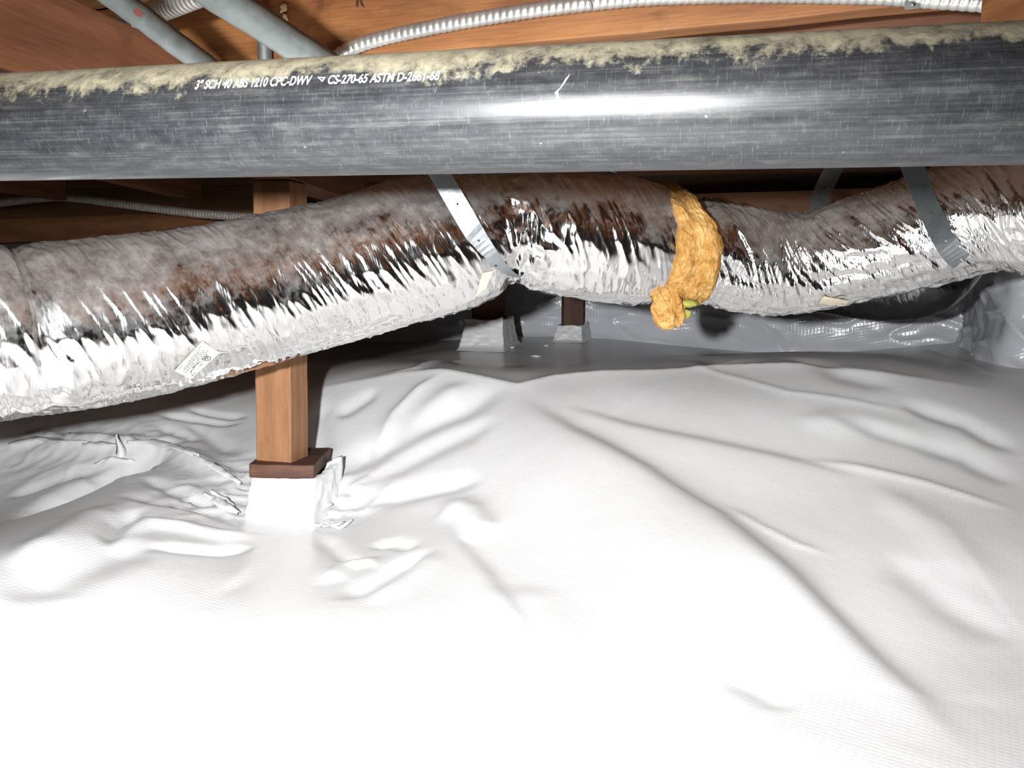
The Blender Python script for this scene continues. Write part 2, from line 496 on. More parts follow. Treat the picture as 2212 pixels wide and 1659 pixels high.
# ------------------------------------------------------------------ the ground sheet
# control points: photo pixel and how far away the ground lies there
CTRL = [
    (0, 1659, .98), (550, 1659, .97), (1106, 1659, .96), (1650, 1659, .98), (2212, 1659, 1.06),
    (0, 1400, 1.28), (550, 1400, 1.25), (1106, 1400, 1.27), (1650, 1400, 1.33), (2212, 1400, 1.42),
    (0, 1200, 1.58), (300, 1200, 1.62), (600, 1250, 1.58), (900, 1230, 1.62), (1300, 1220, 1.60), (1700, 1230, 1.56), (2212, 1200, 1.68),
    (520, 1130, 1.92), (640, 1138, 1.93), (760, 1110, 2.02), (300, 1060, 2.02), (0, 1040, 2.31), (110, 1060, 2.16), (-300, 1080, 2.18), (0, 975, 2.42),
    (0, 930, 2.47), (300, 930, 2.42), (500, 930, 2.42), (500, 850, 2.68), (0, 880, 2.56), (250, 862, 2.58), (-300, 905, 2.36), (620, 815, 2.78), (850, 1020, 2.12), (850, 900, 2.34),
    (1000, 950, 2.18), (1250, 980, 2.05), (1500, 1000, 2.02), (1800, 1020, 1.98), (2150, 1030, 1.98),
    (700, 830, 2.55), (950, 806, 2.48), (1120, 838, 2.40), (1300, 812, 2.46), (1500, 804, 2.50), (1720, 798, 2.46), (1960, 820, 2.36), (2212, 855, 2.30),
    (820, 772, 3.1), (1055, 750, 2.98), (1055, 790, 2.68), (1240, 732, 3.28), (1300, 770, 2.9), (1500, 752, 3.22), (1720, 766, 3.12), (1950, 752, 3.02), (2125, 738, 2.95), (2212, 790, 2.68),
]
def BK(y):
    return y if y <= 2.55 else 2.55 + (y - 2.55) * 1.75
cpts = [P(a, b, BK(y) if b < 800 else y) for a, b, y in CTRL]
extra = [(-2.4, 0.2, .0), (2.4, 0.2, -.02), (0, 0.3, -.01), (0, -1.3, 0), (-2.4, -1.3, 0), (2.4, -1.3, 0), (-2.4, 1.6, .02), (2.4, 1.6, .05),
         (-2.4, 2.8, .26), (2.4, 2.8, .27), (-1.2, 3.6, .26), (0, 5.0, .28), (-2.4, 5.0, .28), (2.4, 5.0, .28), (-.9, .4, 0), (.9, .4, 0), (-1.4, 1.2, 0), (1.6, 1.2, 0.0)]
cpts = np.array([list(p) for p in cpts] + [list(e) for e in extra])

def tps(r2):
    return np.where(r2 > 1e-12, r2 * np.log(np.maximum(r2, 1e-12)) * 0.5, 0.0)
n_ = len(cpts)
d2 = ((cpts[:, None, :2] - cpts[None, :, :2]) ** 2).sum(-1)
A_ = np.zeros((n_ + 3, n_ + 3))
A_[:n_, :n_] = tps(d2) + np.eye(n_) * 0.0004
A_[:n_, n_] = 1; A_[:n_, n_ + 1:] = cpts[:, :2]; A_[n_, :n_] = 1; A_[n_ + 1:, :n_] = cpts[:, :2].T
SOL = np.linalg.solve(A_, np.concatenate([cpts[:, 2], np.zeros(3)]))

def base_z(x, y):
    x = np.asarray(x, float); y = np.asarray(y, float)
    out = SOL[n_] + SOL[n_ + 1] * x + SOL[n_ + 2] * y
    for k in range(n_):
        out = out + SOL[k] * tps((x - cpts[k, 0]) ** 2 + (y - cpts[k, 1]) ** 2)
    return out

def hit_base(px, py):
    Y = np.arange(0.75, 4.9, 0.004)
    d = ray(px, py)
    X = d.x / d.y * Y; Z = CAM.z + d.z / d.y * Y
    below = np.where(Z < base_z(X, Y))[0]
    i = below[0] if len(below) else len(Y) - 1
    return X[i], Y[i]

# folds of the sheet: polyline of photo pixels, kind, height (m), half width (m)
FOLDS = [
    # the long fold that runs from the crest down to the lower right
    ([(1110, 850), (1240, 925), (1400, 1010), (1560, 1110), (1720, 1240), (1850, 1370), (1990, 1500), (2110, 1640)], 'step', -0.046, 0.048),
    ([(1190, 870), (1360, 905), (1520, 940), (1700, 985), (1900, 1040)], 'step', -0.016, 0.028),
    ([(1420, 790), (1560, 815), (1700, 850), (1860, 872), (2010, 905)], 'crease', 0.006, 0.010),
    ([(1720, 985), (1850, 1010), (2010, 1050), (2212, 1108)], 'crease', 0.010, 0.012),
    ([(1560, 1075), (1640, 1120), (1720, 1160), (1810, 1188)], 'crease', 0.006, 0.010),
    ([(1780, 900), (1950, 950), (2080, 985), (2212, 1060)], 'ridge', -0.016, 0.035),
    ([(1930, 868), (2080, 915), (2212, 985)], 'ridge', -0.016, 0.030),
    ([(1700, 905), (1900, 925), (2050, 975)], 'ridge', 0.012, 0.045),
    ([(1900, 1180), (2050, 1300), (2212, 1390)], 'ridge', -0.010, 0.05),
    ([(1870, 1040), (2020, 1140), (2150, 1290)], 'ridge', 0.010, 0.05),
    # hollow and crest behind
    ([(1100, 838), (1000, 880), (880, 930), (760, 1000), (700, 1045)], 'ridge', -0.030, 0.045),
    ([(1080, 905), (960, 955), (850, 1010), (790, 1045)], 'ridge', -0.018, 0.040),
    ([(960, 810), (900, 850), (850, 900), (820, 950), (800, 1005)], 'crease', 0.020, 0.020),
    ([(1020, 830), (930, 885), (840, 960)], 'ridge', 0.016, 0.035),
    ([(820, 840), (760, 880), (720, 900)], 'ridge', -0.016, 0.025),
    # lump and fingers in front of the wrapped pier
    ([(935, 1098), (965, 1092), (1010, 1110), (1060, 1170)], 'ridge', 0.022, 0.034),
    ([(945, 1105), (1000, 1175), (1060, 1240), (1120, 1330), (1170, 1420)], 'step', -0.016, 0.020),
    ([(800, 1085), (900, 1062), (985, 1045), (1050, 1040)], 'ridge', -0.018, 0.030),
    ([(725, 1300), (790, 1265), (860, 1225), (930, 1185)], 'ridge', -0.020, 0.026),
    ([(790, 1180), (850, 1172), (905, 1185)], 'ridge', -0.014, 0.022),
    ([(690, 1265), (740, 1230), (790, 1215), (820, 1225)], 'ridge', 0.018, 0.022),
    ([(945, 1190), (900, 1240), (840, 1280), (800, 1310)], 'ridge', 0.012, 0.025),
    ([(655, 1150), (590, 1200), (520, 1250), (458, 1295)], 'step', -0.010, 0.010),
    ([(690, 1150), (740, 1200), (800, 1222)], 'ridge', -0.012, 0.02),
    # folds left of the pier
    ([(235, 1073), (320, 1090), (420, 1108), (520, 1140)], 'step', -0.016, 0.014),
    ([(305, 1030), (370, 1060), (440, 1085), (500, 1100)], 'ridge', -0.015, 0.020),
    ([(255, 1160), (320, 1134), (400, 1142), (480, 1160), (600, 1158)], 'ridge', 0.020, 0.026),
    ([(300, 1178), (370, 1180), (470, 1190), (560, 1180)], 'ridge', -0.018, 0.022),
    ([(225, 1175), (255, 1130), (310, 1100)], 'ridge', -0.018, 0.020),
    ([(0, 1130), (120, 1075), (230, 1020), (330, 985), (420, 975)], 'ridge', -0.058, 0.055),
    ([(0, 1080), (90, 1045), (190, 1010), (260, 985)], 'ridge', -0.022, 0.030),
    ([(0, 1300), (100, 1250), (220, 1200), (330, 1165)], 'ridge', -0.026, 0.060),
    ([(0, 1230), (120, 1170), (210, 1110), (260, 1085)], 'ridge', 0.022, 0.045),
    ([(0, 985), (110, 975), (200, 965), (300, 962), (400, 985), (470, 1020), (530, 1065)], 'ridge', 0.026, 0.030),
    ([(0, 965), (90, 945), (170, 955), (250, 962)], 'ridge', 0.016, 0.022),
    ([(270, 958), (340, 955), (420, 948)], 'ridge', -0.014, 0.014),
    ([(330, 918), (390, 935), (440, 952)], 'ridge', -0.014, 0.018),
    ([(400, 905), (450, 940), (520, 985)], 'ridge', -0.016, 0.022),
    ([(330, 893), (430, 905), (530, 912)], 'ridge', -0.016, 0.014),
    ([(400, 880), (470, 895), (540, 900)], 'ridge', -0.014, 0.012),
    ([(690, 860), (692, 930), (690, 1000)], 'ridge', -0.020, 0.030),
    # soft folds in the near field
    ([(500, 1380), (380, 1470), (310, 1570), (240, 1659)], 'ridge', -0.012, 0.035),
    ([(0, 1560), (120, 1480), (240, 1400)], 'ridge', -0.014, 0.05),
    ([(1560, 1450), (1640, 1490), (1720, 1540)], 'ridge', -0.009, 0.03),
    ([(1090, 1250), (1180, 1350), (1270, 1480)], 'ridge', 0.010, 0.06),
    # the plateau behind, and the sharp crest before it
    ([(560, 868), (700, 838), (860, 814), (960, 808), (1060, 828), (1120, 840), (1200, 822), (1350, 810), (1550, 801), (1750, 797), (1950, 818), (2212, 853)], 'crease', 0.020, 0.045),
    ([(1010, 775), (900, 800), (800, 815)], 'ridge', 0.010, 0.02),
    ([(1400, 768), (1550, 785), (1680, 790)], 'ridge', -0.012, 0.05),
    ([(1980, 752), (2050, 775), (2130, 806), (2212, 815)], 'crease', 0.010, 0.016),
    ([(1700, 775), (1820, 815), (1950, 845)], 'ridge', -0.012, 0.04),
]

def fold_add(x, y, z):
    for pts, kind, h, wd in FOLDS:
        q = np.array([hit_base(*p) for p in pts])
        seg = np.linalg.norm(np.diff(q, axis=0), axis=1)
        tot = seg.sum(); acc = np.concatenate([[0], np.cumsum(seg)])
        lo_ = q.min(0) - wd * 6; hi_ = q.max(0) + wd * 6
        sel = np.where((x > lo_[0]) & (x < hi_[0]) & (y > lo_[1]) & (y < hi_[1]))[0]
        if not len(sel): continue
        xs = x[sel]; ys = y[sel]
        best = np.full(len(sel), 1e9); sgn = np.zeros(len(sel)); tt = np.zeros(len(sel))
        for k in range(len(q) - 1):
            a = q[k]; b = q[k + 1]; ab = b - a; L2 = (ab ** 2).sum()
            t = np.clip(((xs - a[0]) * ab[0] + (ys - a[1]) * ab[1]) / L2, 0, 1)
            dx = xs - a[0] - t * ab[0]; dy = ys - a[1] - t * ab[1]
            d = np.hypot(dx, dy)
            s = np.sign(ab[0] * dy - ab[1] * dx)
            m = d < best
            best[m] = d[m]; sgn[m] = s[m]; tt[m] = (acc[k] + t[m] * seg[k]) / tot
        # uneven line, ends fade out
        wv = 1 + 0.35 * fbm(xs * 6, ys * 6, int(abs(h) * 1e5) + len(pts))
        fade = np.clip(tt / 0.28, 0, 1) * np.clip((1 - tt) / 0.28, 0, 1)
        fade = fade * fade * (3 - 2 * fade)
        w_ = wd * (0.6 + 0.4 * fade)
        if kind == 'ridge':
            p = np.exp(-(best / (w_ * wv)) ** 2)
        elif kind == 'crease':
            p = np.exp(-best / (w_ * wv))
        else:   # step: high on one side, falling back slowly
            sd = best * sgn
            p = 0.5 * np.tanh(sd / (w_ * 0.7)) * np.exp(-(best / (w_ * 5)) ** 2)
        z[sel] += 0.85 * h * fade * p
    return z

def axis(breaks):
    out = []
    for a, b, s in breaks:
        out.append(np.arange(a, b, s))
    return np.concatenate(out + [[breaks[-1][1]]])

gx = axis([(-2.6, -1.5, .03), (-1.5, 1.6, .0095), (1.6, 2.6, .03)])
gy = axis([(-1.4, .75, .05), (.75, 1.4, .011), (1.4, 2.6, .0085), (2.6, 4.0, .016), (4.0, 5.0, .04)])
XX, YY = np.meshgrid(gx, gy)
x_ = XX.ravel(); y_ = YY.ravel()
z_ = base_z(x_, y_)
z_ = fold_add(x_, y_, z_)
z_ = z_ + 0.012 * fbm(x_ * 2.6, y_ * 2.6, 5, 2) + 0.0022 * fbm(x_ * 11 + y_ * 3, y_ * 9, 9, 3)
# crinkled zones round the wrapped pier and along the taped seam on the left
def blob(px, py, r):
    a, b = hit_base(px, py)
    return np.exp(-((x_ - a) ** 2 + (y_ - b) ** 2) / r ** 2)
ck = np.clip(blob(480, 1075, .12) + blob(560, 1040, .10) + blob(730, 1080, .10) + 0.7 * blob(270, 985, .16) + 0.6 * blob(90, 960, .15), 0, 1)
rid = 1 - np.abs(2 * vnoise(x_ * 26 + y_ * 14, y_ * 30 - x_ * 9, 31) - 1)
z_ = z_ + ck * 0.012 * (rid ** 3 - 0.25) + ck * 0.010 * fbm(x_ * 34, y_ * 40, 33, 3)
SHEET_V = np.stack([x_, y_, z_], 1)
me = mesh_np('floor', SHEET_V, grid_quads(len(gy), len(gx)), True)
floor = link('floor', me, LINER)
tag(floor, 'wrinkled white reinforced plastic sheet covering the crawl space ground', None, None, 'structure')
SHEET_BVH = BVHTree.FromPolygons([tuple(v) for v in SHEET_V], [tuple(q) for q in grid_quads(len(gy), len(gx)).tolist()])

def ground_z(x, y):
    h = SHEET_BVH.ray_cast(Vector((x, y, 3)), Vector((0, 0, -1)))
    return h[0].z if h[0] is not None else 0.0

def on_sheet(px, py):
    h = SHEET_BVH.ray_cast(CAM, ray(px, py).normalized())
    return h[0]

# ------------------------------------------------------------------ walls under plastic
def wall_sheet(name, line, ztop, zdrop, mat, seed, amp=0.02, nz=46, dens=120):
    pts = resample([(p.x, p.y, 0) for p in line], 1.0 / dens, 3)
    n = len(pts)
    T, S, U = frames(pts)
    V = []
    zz = np.linspace(0, 1, nz)
    s = np.concatenate([[0], np.cumsum(np.linalg.norm(np.diff(pts, axis=0), axis=1))])
    zb = np.array([ground_z(p[0], p[1]) for p in pts]) - zdrop
    for k in range(nz):
        z = zb + (ztop - zb) * zz[k]
        d = amp * 1.6 * fbm(s * 5 + zz[k] * 3.0, zz[k] * 3 - s * 2.0, seed, 3)
        rr = 1 - np.abs(2 * vnoise(s * 7 + zz[k] * 4, zz[k] * 5 - s * 3.2, seed + 3) - 1)
        d = d + amp * 0.6 * rr ** 4
        d = d + 0.05 * (1 - zz[k]) ** 6
        q = pts + S * d[:, None]
        q[:, 2] = z
        V.append(q)
    V = np.concatenate(V)
    return mesh_np(name, V, grid_quads(nz, n), True)

wl = [P(700, 720, BK(3.55)), P(1120, 725, BK(3.42)), P(1290, 732, BK(3.36)), P(1500, 748, BK(3.27)), P(1720, 766, BK(3.15)), P(1950, 752, BK(3.05)), P(2122, 738, BK(2.98))]
wl = [Vector((-2.6, 4.85, 0))] + wl
o = link('wall_back', wall_sheet('wall_back', wl, 0.60, 0.03, LINER_WALL, 71), LINER_WALL)
tag(o, 'white plastic liner, toned grey for weak far light, hung over the low foundation wall at the back', None, None, 'structure')
c0 = P(2122, 738, BK(2.98))
o = link('wall_right', wall_sheet('wall_right', [c0 + Vector((-.02, .12, 0)), P(2132, 775, BK(2.74)), P(2175, 778, BK(2.66)), P(2300, 775, BK(2.62)), Vector((2.6, 2.55, 0))], 0.66, 0.03, LINER_WALL, 83, 0.03), LINER_WALL)
tag(o, 'white plastic-wrapped wall corner, toned grey for weak far light, jutting out at the right edge', None, None, 'structure')

# ------------------------------------------------------------------ floor framing overhead
ceil_root = empty('ceiling', (0, 0, 1.03))
tag(ceil_root, 'brown wooden subfloor boards seen between the joists', None, None, 'structure')
bw = 0.14
k = 0
yy = -1.4
dirx = Vector((math.cos(math.radians(-12)), math.sin(math.radians(-12)), 0))
base_me = box_mesh('subfloor_board', 6.4, bw - 0.004, 0.018, 0.0015)
base_me.materials.append(WOOD_SUB)
dy_ = Vector((-dirx.y, dirx.x, 0))
for k in range(46):
    o = bpy.data.objects.new('board', base_me); COL.objects.link(o)
    M = Matrix((dirx, dy_, Vector((0, 0, 1)))).transposed().to_4x4()
    M.translation = Vector((0, -2.0, 1.03 + 0.009 + 0.001 * (k % 3))) + dy_ * (bw * k) + dirx * (0.3 * math.sin(k * 2.1))
    o.matrix_world = M
    child_at(o, ceil_root)

def beam(name, A, B, W, H, mat, label, cat, seed, **kw):
    o = timber(name, A, B, W, H, mat, seed=seed, **kw)
    tag(o, label, cat)
    return o

# joist at upper left: its right face fills the corner of the picture
jx = -0.62
beam('floor_joist', (-0.894 - .021, -0.9, 0.789), (-0.447 - .021, 1.61, 0.789), 0.042, 0.111, WOOD_RED, 'red-brown joist face filling the upper left corner above the pipe', 'joist', 11)
# big orange beam at the top, knotty front face
b1l = PZ(560, 150, 0.90); b1r = PZ(1930, 14, 0.90)
dB = (b1r - b1l).normalized()
nB = Vector((-dB.y, dB.x, 0))
A = b1l - dB * 0.36 + nB * 0.021; B = b1r + dB * 0.75 + nB * 0.021
beam('cross_beam', A, B, 0.042, 0.128, WOOD_BEAM, 'knotty orange beam along the top with flexible conduit across its face', 'beam', 12)
# second beam behind it
b2l = P(1100, 125, 1.58); b2r = P(2125, 45, 1.26)
A = Vector((b2l.x, b2l.y, 0.83)); B = Vector((b2r.x, b2r.y, 0.83))
beam('backing_beam', A - (B - A) * 0.35, B + (B - A) * 0.02, 0.042, 0.198, WOOD_RED, 'smooth rust-orange board showing between top beam and pipe at right', 'beam', 13)
# block at upper right corner
pb = P(2196, 56, 0.90)
beam('wood_block', (pb.x + .040, pb.y - .02, pb.z), (pb.x + .040, pb.y + .07, pb.z), 0.080, 0.19, WOOD_BEAM, 'bright orange wood block end at the top right corner', 'block', 14)
# girder carried by the near post, running away from the camera
gpt = P(606, 393, 2.06)
A = Vector((gpt.x - 0.075, 1.26, gpt.z)); B = Vector((gpt.x + 0.03, 2.72, gpt.z))
gA = P(520, 367, 1.78); 
beam('girder', (gpt.x - .012, 1.80, gpt.z), (gpt.x + .05, 2.75, gpt.z), 0.092, 0.24, WOOD_RED, 'square wooden girder resting on the near post behind the pipe', 'girder', 15)
# long members at the back, carried on the foundation
def back_beam(y0, y1, Y0, Y1, thick, mat, label, seed, cat='beam', name='rear_beam'):
    """front face between photo heights (at x=0 and x=1950) y0 upper pair, y1 lower pair"""
    Y0 = BK(Y0); Y1 = BK(Y1)
    lo0 = P(0, y1[0], Y0); lo1 = P(1950, y1[1], Y1)
    up0 = P(0, y0[0], Y0)
    H = up0.z - lo0.z
    d = (lo1 - lo0).normalized(); nn = Vector((-d.y, d.x, 0)).normalized()
    A = lo0 - d * 1.0 + nn * thick / 2; B = lo1 + d * 0.7 + nn * thick / 2
    beam(name, A, B, thick, H, mat, label, cat, seed)
back_beam((330, 290), (411, 366), 3.30, 2.72, 0.05, WOOD_DARK, 'dark upper board of the rear framing just below the black pipe', 21, name='rim_board')
back_beam((405, 358), (476, 424), 3.36, 2.80, 0.05, WOOD_DARK, 'brown rear beam below the dark board, old conduit in front', 22, name='rear_beam')
back_beam((474, 421), (524, 472), 3.32, 2.72, 0.09, WOOD_SUB, 'lighter sill timber, lowest of the stacked rear framing', 23, name='sill_plate')
# joists over and behind the camera, which the foil mirrors
for k, (x0, y0, x1, y1) in enumerate([(-1.75, -1.3, -1.5, 2.9), (0.15, -1.4, 0.30, 0.72), (-0.36, -1.4, -0.26, 0.62), (0.70, -1.4, 0.85, 0.55), (1.25, -1.3, 1.50, 2.5), (-1.25, -1.3, -1.05, 2.9)]):
    beam('floor_joist', (x0, y0, 0.815), (x1, y1, 0.815), 0.042, 0.213, WOOD_RED,
         ['brown floor joist overhead beyond the left picture edge', 'brown floor joist overhead just right of the camera', 'brown floor joist overhead just left of the camera',
          'brown floor joist overhead near the right picture edge', 'brown floor joist overhead beyond the right picture edge', 'second brown floor joist overhead past the left edge'][k], 'joist', 30 + k)

# ------------------------------------------------------------------ posts, plinth, wrapped piers
def post(name, cx, cy, zb, zt, w_, d_, rz, mat, label, lean=(0, 0), seed=1):
    H = zt - zb
    me = box_mesh(name, H, d_, w_, 0.003, 0.0008, seed)
    o = link(name, me, mat)
    R = Matrix.Rotation(rz, 4, 'Z') @ Matrix.Rotation(-math.pi / 2, 4, 'Y')
    S_ = Matrix.Identity(4); S_[0][2] = lean[0]; S_[1][2] = lean[1]
    S_ = Matrix.Rotation(lean[0], 4, 'Y') @ Matrix.Rotation(-lean[1], 4, 'X')
    M = S_ @ R
    M.translation = Vector((cx, cy, (zb + zt) / 2))
    o.matrix_world = M
    tag(o, label, 'post')
    return o

# near post: front face 551..628 px wide, right face to 668
fl = P(551, 1000, 2.00); fr = P(628, 1005, 1.985)
rz1 = math.radians(-3.0)
pw = (fr - fl).length
post_zb = P(600, 1000, 2.03).z
post_c = P(608, 700, 2.06)
post('wooden_post', post_c.x, post_c.y + 0.0, post_zb - 0.012, gpt.z - 0.001, 0.092, 0.092, math.radians(-12), WOOD_POST, 'light brown square wooden post standing on a dark block in front', (math.radians(1.3), 0), 3)
# dark block under the near post
bb = P(632, 1030, 2.02)
blk = timber('plinth_block', P(541, 1029, 2.00) + Vector((0, .090, 0)), P(676, 1036, 1.985) + Vector((0, .100, 0)), 0.215, 0.034, WOOD_PLINTH, bev=0.005, wob=0.0012, seed=8)
blk.rotation_euler.z += math.radians(3)
tag(blk, 'flat dark reddish wood block between near post and white wrapped pier', 'block')

def wrap_mesh(name, top, bot, zt, zb, nu=22, nv=26, amp=0.004, seed=1, peaks=None):
    """wrapped pier: four sided skirt from top quad to bottom quad (lists of 4 xy), crinkled"""
    top = [Vector((p[0], p[1])) for p in top]; bot = [Vector((p[0], p[1])) for p in bot]
    V = []; m = 4 * nu
    for k in range(nv):
        t = k / (nv - 1)
        for e in range(4):
            for q in range(nu):
                f = q / nu
                a = top[e].lerp(top[(e + 1) % 4], f); b = bot[e].lerp(bot[(e + 1) % 4], f)
                p = b.lerp(a, t ** 0.8)
                z = zb + (zt - zb) * t
                if peaks is not None:
                    z += peaks[e] * (1 - f) ** 6 * t ** 3 + peaks[(e + 1) % 4] * f ** 6 * t ** 3
                V.append((p.x, p.y, z, e + f, t))
    V = np.array(V)
    c = V[:, :2].mean(0)
    out = V[:, :2] - c; out /= np.linalg.norm(out, axis=1)[:, None]
    d = amp * 3 * fbm(V[:, 3] * 5, V[:, 4] * 4, seed, 3) + amp * (1 - np.abs(2 * vnoise(V[:, 3] * 9 + V[:, 4] * 3, V[:, 4] * 7, seed + 5) - 1)) ** 3
    flare = np.clip(1 - V[:, 4] * 6, 0, 1) ** 2 * 0.018
    XY = V[:, :2] + out * (d + flare)[:, None]
    Z = V[:, 2] + (V[:, 4] > 0.97) * amp * 2.0 * (fbm(V[:, 3] * 7, V[:, 4] * 0, seed + 9, 2))
    # top closes inward
    ring = np.concatenate([c + (XY[-m:] - c) * 0.80, (Z[-m:] - 0.003)[:, None]], 1)
    VV = np.concatenate([np.concatenate([XY, Z[:, None]], 1), ring])
    me = mesh_np(name, VV, grid_quads(nv + 1, m, True), True)
    bm = bmesh.new(); bm.from_mesh(me); bmesh.ops.recalc_face_normals(bm, faces=bm.faces); bm.to_mesh(me); bm.free()
    return me

# near pier wrap
pt = [P(543, 1033, 1.995), P(677, 1037, 1.98), P(738, 1022, 2.15), P(612, 1015, 2.17)]
pbm = [P(520, 1122, 1.93), P(674, 1140, 1.90), P(742, 1112, 2.12), P(600, 1090, 2.17)]
zb_ = min(p.z for p in pbm) - 0.01
zt_ = pt[0].z + 0.002
o = link('pier_wrap', wrap_mesh('pier_wrap', [(p.x, p.y) for p in pt], [(p.x, p.y) for p in pbm], zt_, zb_, amp=0.0035, seed=3, peaks=[0.0, 0.0, 0.022, 0.0]), TAPE)
tag(o, 'bright white taped plastic wrap around the near pier under dark block', 'pier wrap')
# torn tape ends at the foot of the wrap
def flap(name, pts, wd, mat, parent=None, seed=0, lift=0.004, n=26):
    C = resample(pts, 0.006, 1)
    nC = len(C)
    T, S, U = frames(C)
    f = np.linspace(0, 1, nC)
    prof = wd * np.clip(np.sin(np.clip(f, .02, .98) * math.pi) ** 0.5, 0.15, 1)
    rows = []
    for q, g in enumerate(np.linspace(-1, 1, 5)):
        up = lift * (1 - abs(g)) * 0.8 + 0.006 * (vnoise(f * 11, np.full(nC, q * 1.7), seed) - 0.5)
        rows.append(C + S * (prof * g)[:, None] + U * up[:, None])
    V = np.stack(rows, 1).reshape(-1, 3)
    me = mesh_np(name, V, grid_quads(nC, 5), True)
    o = link(name, me, mat)
    if parent is not None: o.parent = parent
    md = o.modifiers.new('thickness', 'SOLIDIFY'); md.thickness = 0.0008
    return o

def sheet_path(pix, lift=0.006):
    return [on_sheet(*p) + Vector((0, 0, lift)) for p in pix]
nearwrap = o
for sd, (pix, wd, lf) in enumerate([
        ([(672, 1140), (700, 1146), (725, 1142), (745, 1136)], .006, .010), ([(700, 1138), (735, 1148), (762, 1130)], .005, .008),
        ([(515, 1122), (490, 1108), (462, 1088), (440, 1080)], .016, .016), ([(505, 1105), (480, 1085), (455, 1072)], .010, .014), ([(690, 1118), (706, 1106), (715, 1100)], .012, .016)]):
    fo = flap('tape_flap', sheet_path(pix, lf), wd, TAPE, None, 40 + sd)
    fo.parent = nearwrap

# middle post and wrap
pm = P(1055, 690, BK(3.06))
post('wooden_post', pm.x, pm.y + 0.05, P(1055, 735, BK(3.05)).z, 0.80, 0.125, 0.12, math.radians(8), WOOD_DARK, 'dark wooden post rising from the middle wrapped pier in shadow', seed=4)
pt = [P(1005, 690, BK(3.00)), P(1085, 693, BK(2.97)), P(1108, 690, BK(3.12)), P(1025, 688, BK(3.15))]
pbm = [P(990, 748, BK(2.94)), P(1088, 752, BK(2.90)), P(1122, 745, BK(3.12)), P(1020, 740, BK(3.16))]
o = link('pier_wrap', wrap_mesh('pier_wrap', [(p.x, p.y) for p in pt], [(p.x, p.y) for p in pbm], pt[0].z, pbm[0].z - 0.015, amp=0.004, seed=13, peaks=[0.004, 0.010, 0.008, 0.0]), TAPE)
tag(o, 'white plastic-wrapped pier with peaked corner, middle distance below the strap', 'pier wrap')
# far post and wrap
pf = P(1237, 700, BK(3.28))
post('wooden_post', pf.x, pf.y + 0.03, P(1237, 712, BK(3.28)).z, 0.80, 0.088, 0.085, math.radians(4), WOOD_PLINTH, 'thin reddish-brown post standing against the rear plastic wall', seed=5)
pt = [P(1205, 703, BK(3.22)), P(1256, 700, BK(3.21)), P(1270, 702, BK(3.33)), P(1215, 702, BK(3.34))]
pbm = [P(1192, 724, BK(3.19)), P(1258, 727, BK(3.17)), P(1276, 726, BK(3.34)), P(1205, 722, BK(3.35))]
o = link('pier_wrap', wrap_mesh('pier_wrap', [(p.x, p.y) for p in pt], [(p.x, p.y) for p in pbm], pt[0].z, pbm[0].z - 0.03, amp=0.004, seed=17, peaks=[0.0, 0.0, 0.01, 0.0]), TAPE)
tag(o, 'small grey-white wrapped pier foot at the rear plastic wall', 'pier wrap')

# taped seam on the left part of the sheet: crinkled flaps standing up
for sd, (pix, wd, lf) in enumerate([
        ([(20, 965), (80, 950), (140, 957), (190, 960)], .020, .012), ([(180, 965), (230, 962), (262, 970)], .018, .012), ([(275, 962), (330, 958), (390, 975), (430, 992)], .016, .014),
        ([(420, 990), (470, 1015), (520, 1050)], .014, .012), ([(200, 1010), (240, 990), (290, 1000)], .010, .008)]):
    fo = flap('seam_flap', sheet_path(pix, lf * .5), wd, LINER, None, 60 + sd, lift=lf * 0.6)
    fo.parent = floor
# the pinched peak of the seam
pk = on_sheet(258, 985)
Vp = []
for k in range(9):
    t = k / 8
    wv = 0.016 * (1 - t) ** 0.8 + 0.001
    c = pk + Vector((0.004 * math.sin(t * 5) - 0.006 * t, 0.008 * t, -0.004 + 0.062 * t))
    Vp += [c + Vector((-wv, 0.004, 0)), c + Vector((0, -0.006 * (1 - t), 0)), c + Vector((wv, 0.004, 0)), c + Vector((0, 0.012 * (1 - t) + .001, 0))]
o = link('seam_peak', mesh_np('seam_peak', [list(v) for v in Vp], grid_quads(9, 4, True), True), LINER); o.parent = floor

# ------------------------------------------------------------------ the black drain pipe
PD = 0.1143
def pipe_y(th): return PD * F / th * 0.985
pl = P(0, 277, pipe_y(212)); pr = P(2212, 203, pipe_y(283))
dP = (pr - pl); LP = dP.length; dPn = dP.normalized()
a0 = pl - dPn * 0.7; a1 = pr + dPn * 1.15
Cp = resample([a0, a1], 0.02)
drain = link('drain_pipe', tube_mesh('drain_pipe', Cp, np.full(len(Cp), PD / 2), 96), ABS)
tag(drain, 'long black plastic drain pipe with dust crust and white lettering, across the top', 'pipe')
TP, SP_, UP = frames(np.array([list(a0), list(a1)]))
TP, SP_, UP = Vector(TP[0]), Vector(SP_[0]), Vector(UP[0])

def pipe_hit(px, py):
    """(distance along the axis, angle from up) of the pipe surface seen at a photo pixel"""
    d = ray(px, py).normalized()
    o_ = CAM - a0
    dd = d - TP * d.dot(TP); oo = o_ - TP * o_.dot(TP)
    a = dd.dot(dd); b = 2 * dd.dot(oo); c = oo.dot(oo) - (PD / 2) ** 2
    disc = b * b - 4 * a * c
    t = (-b - math.sqrt(max(disc, 0))) / (2 * a)
    p = o_ + d * t
    return p.dot(TP), math.atan2(p.dot(SP_), p.dot(UP))

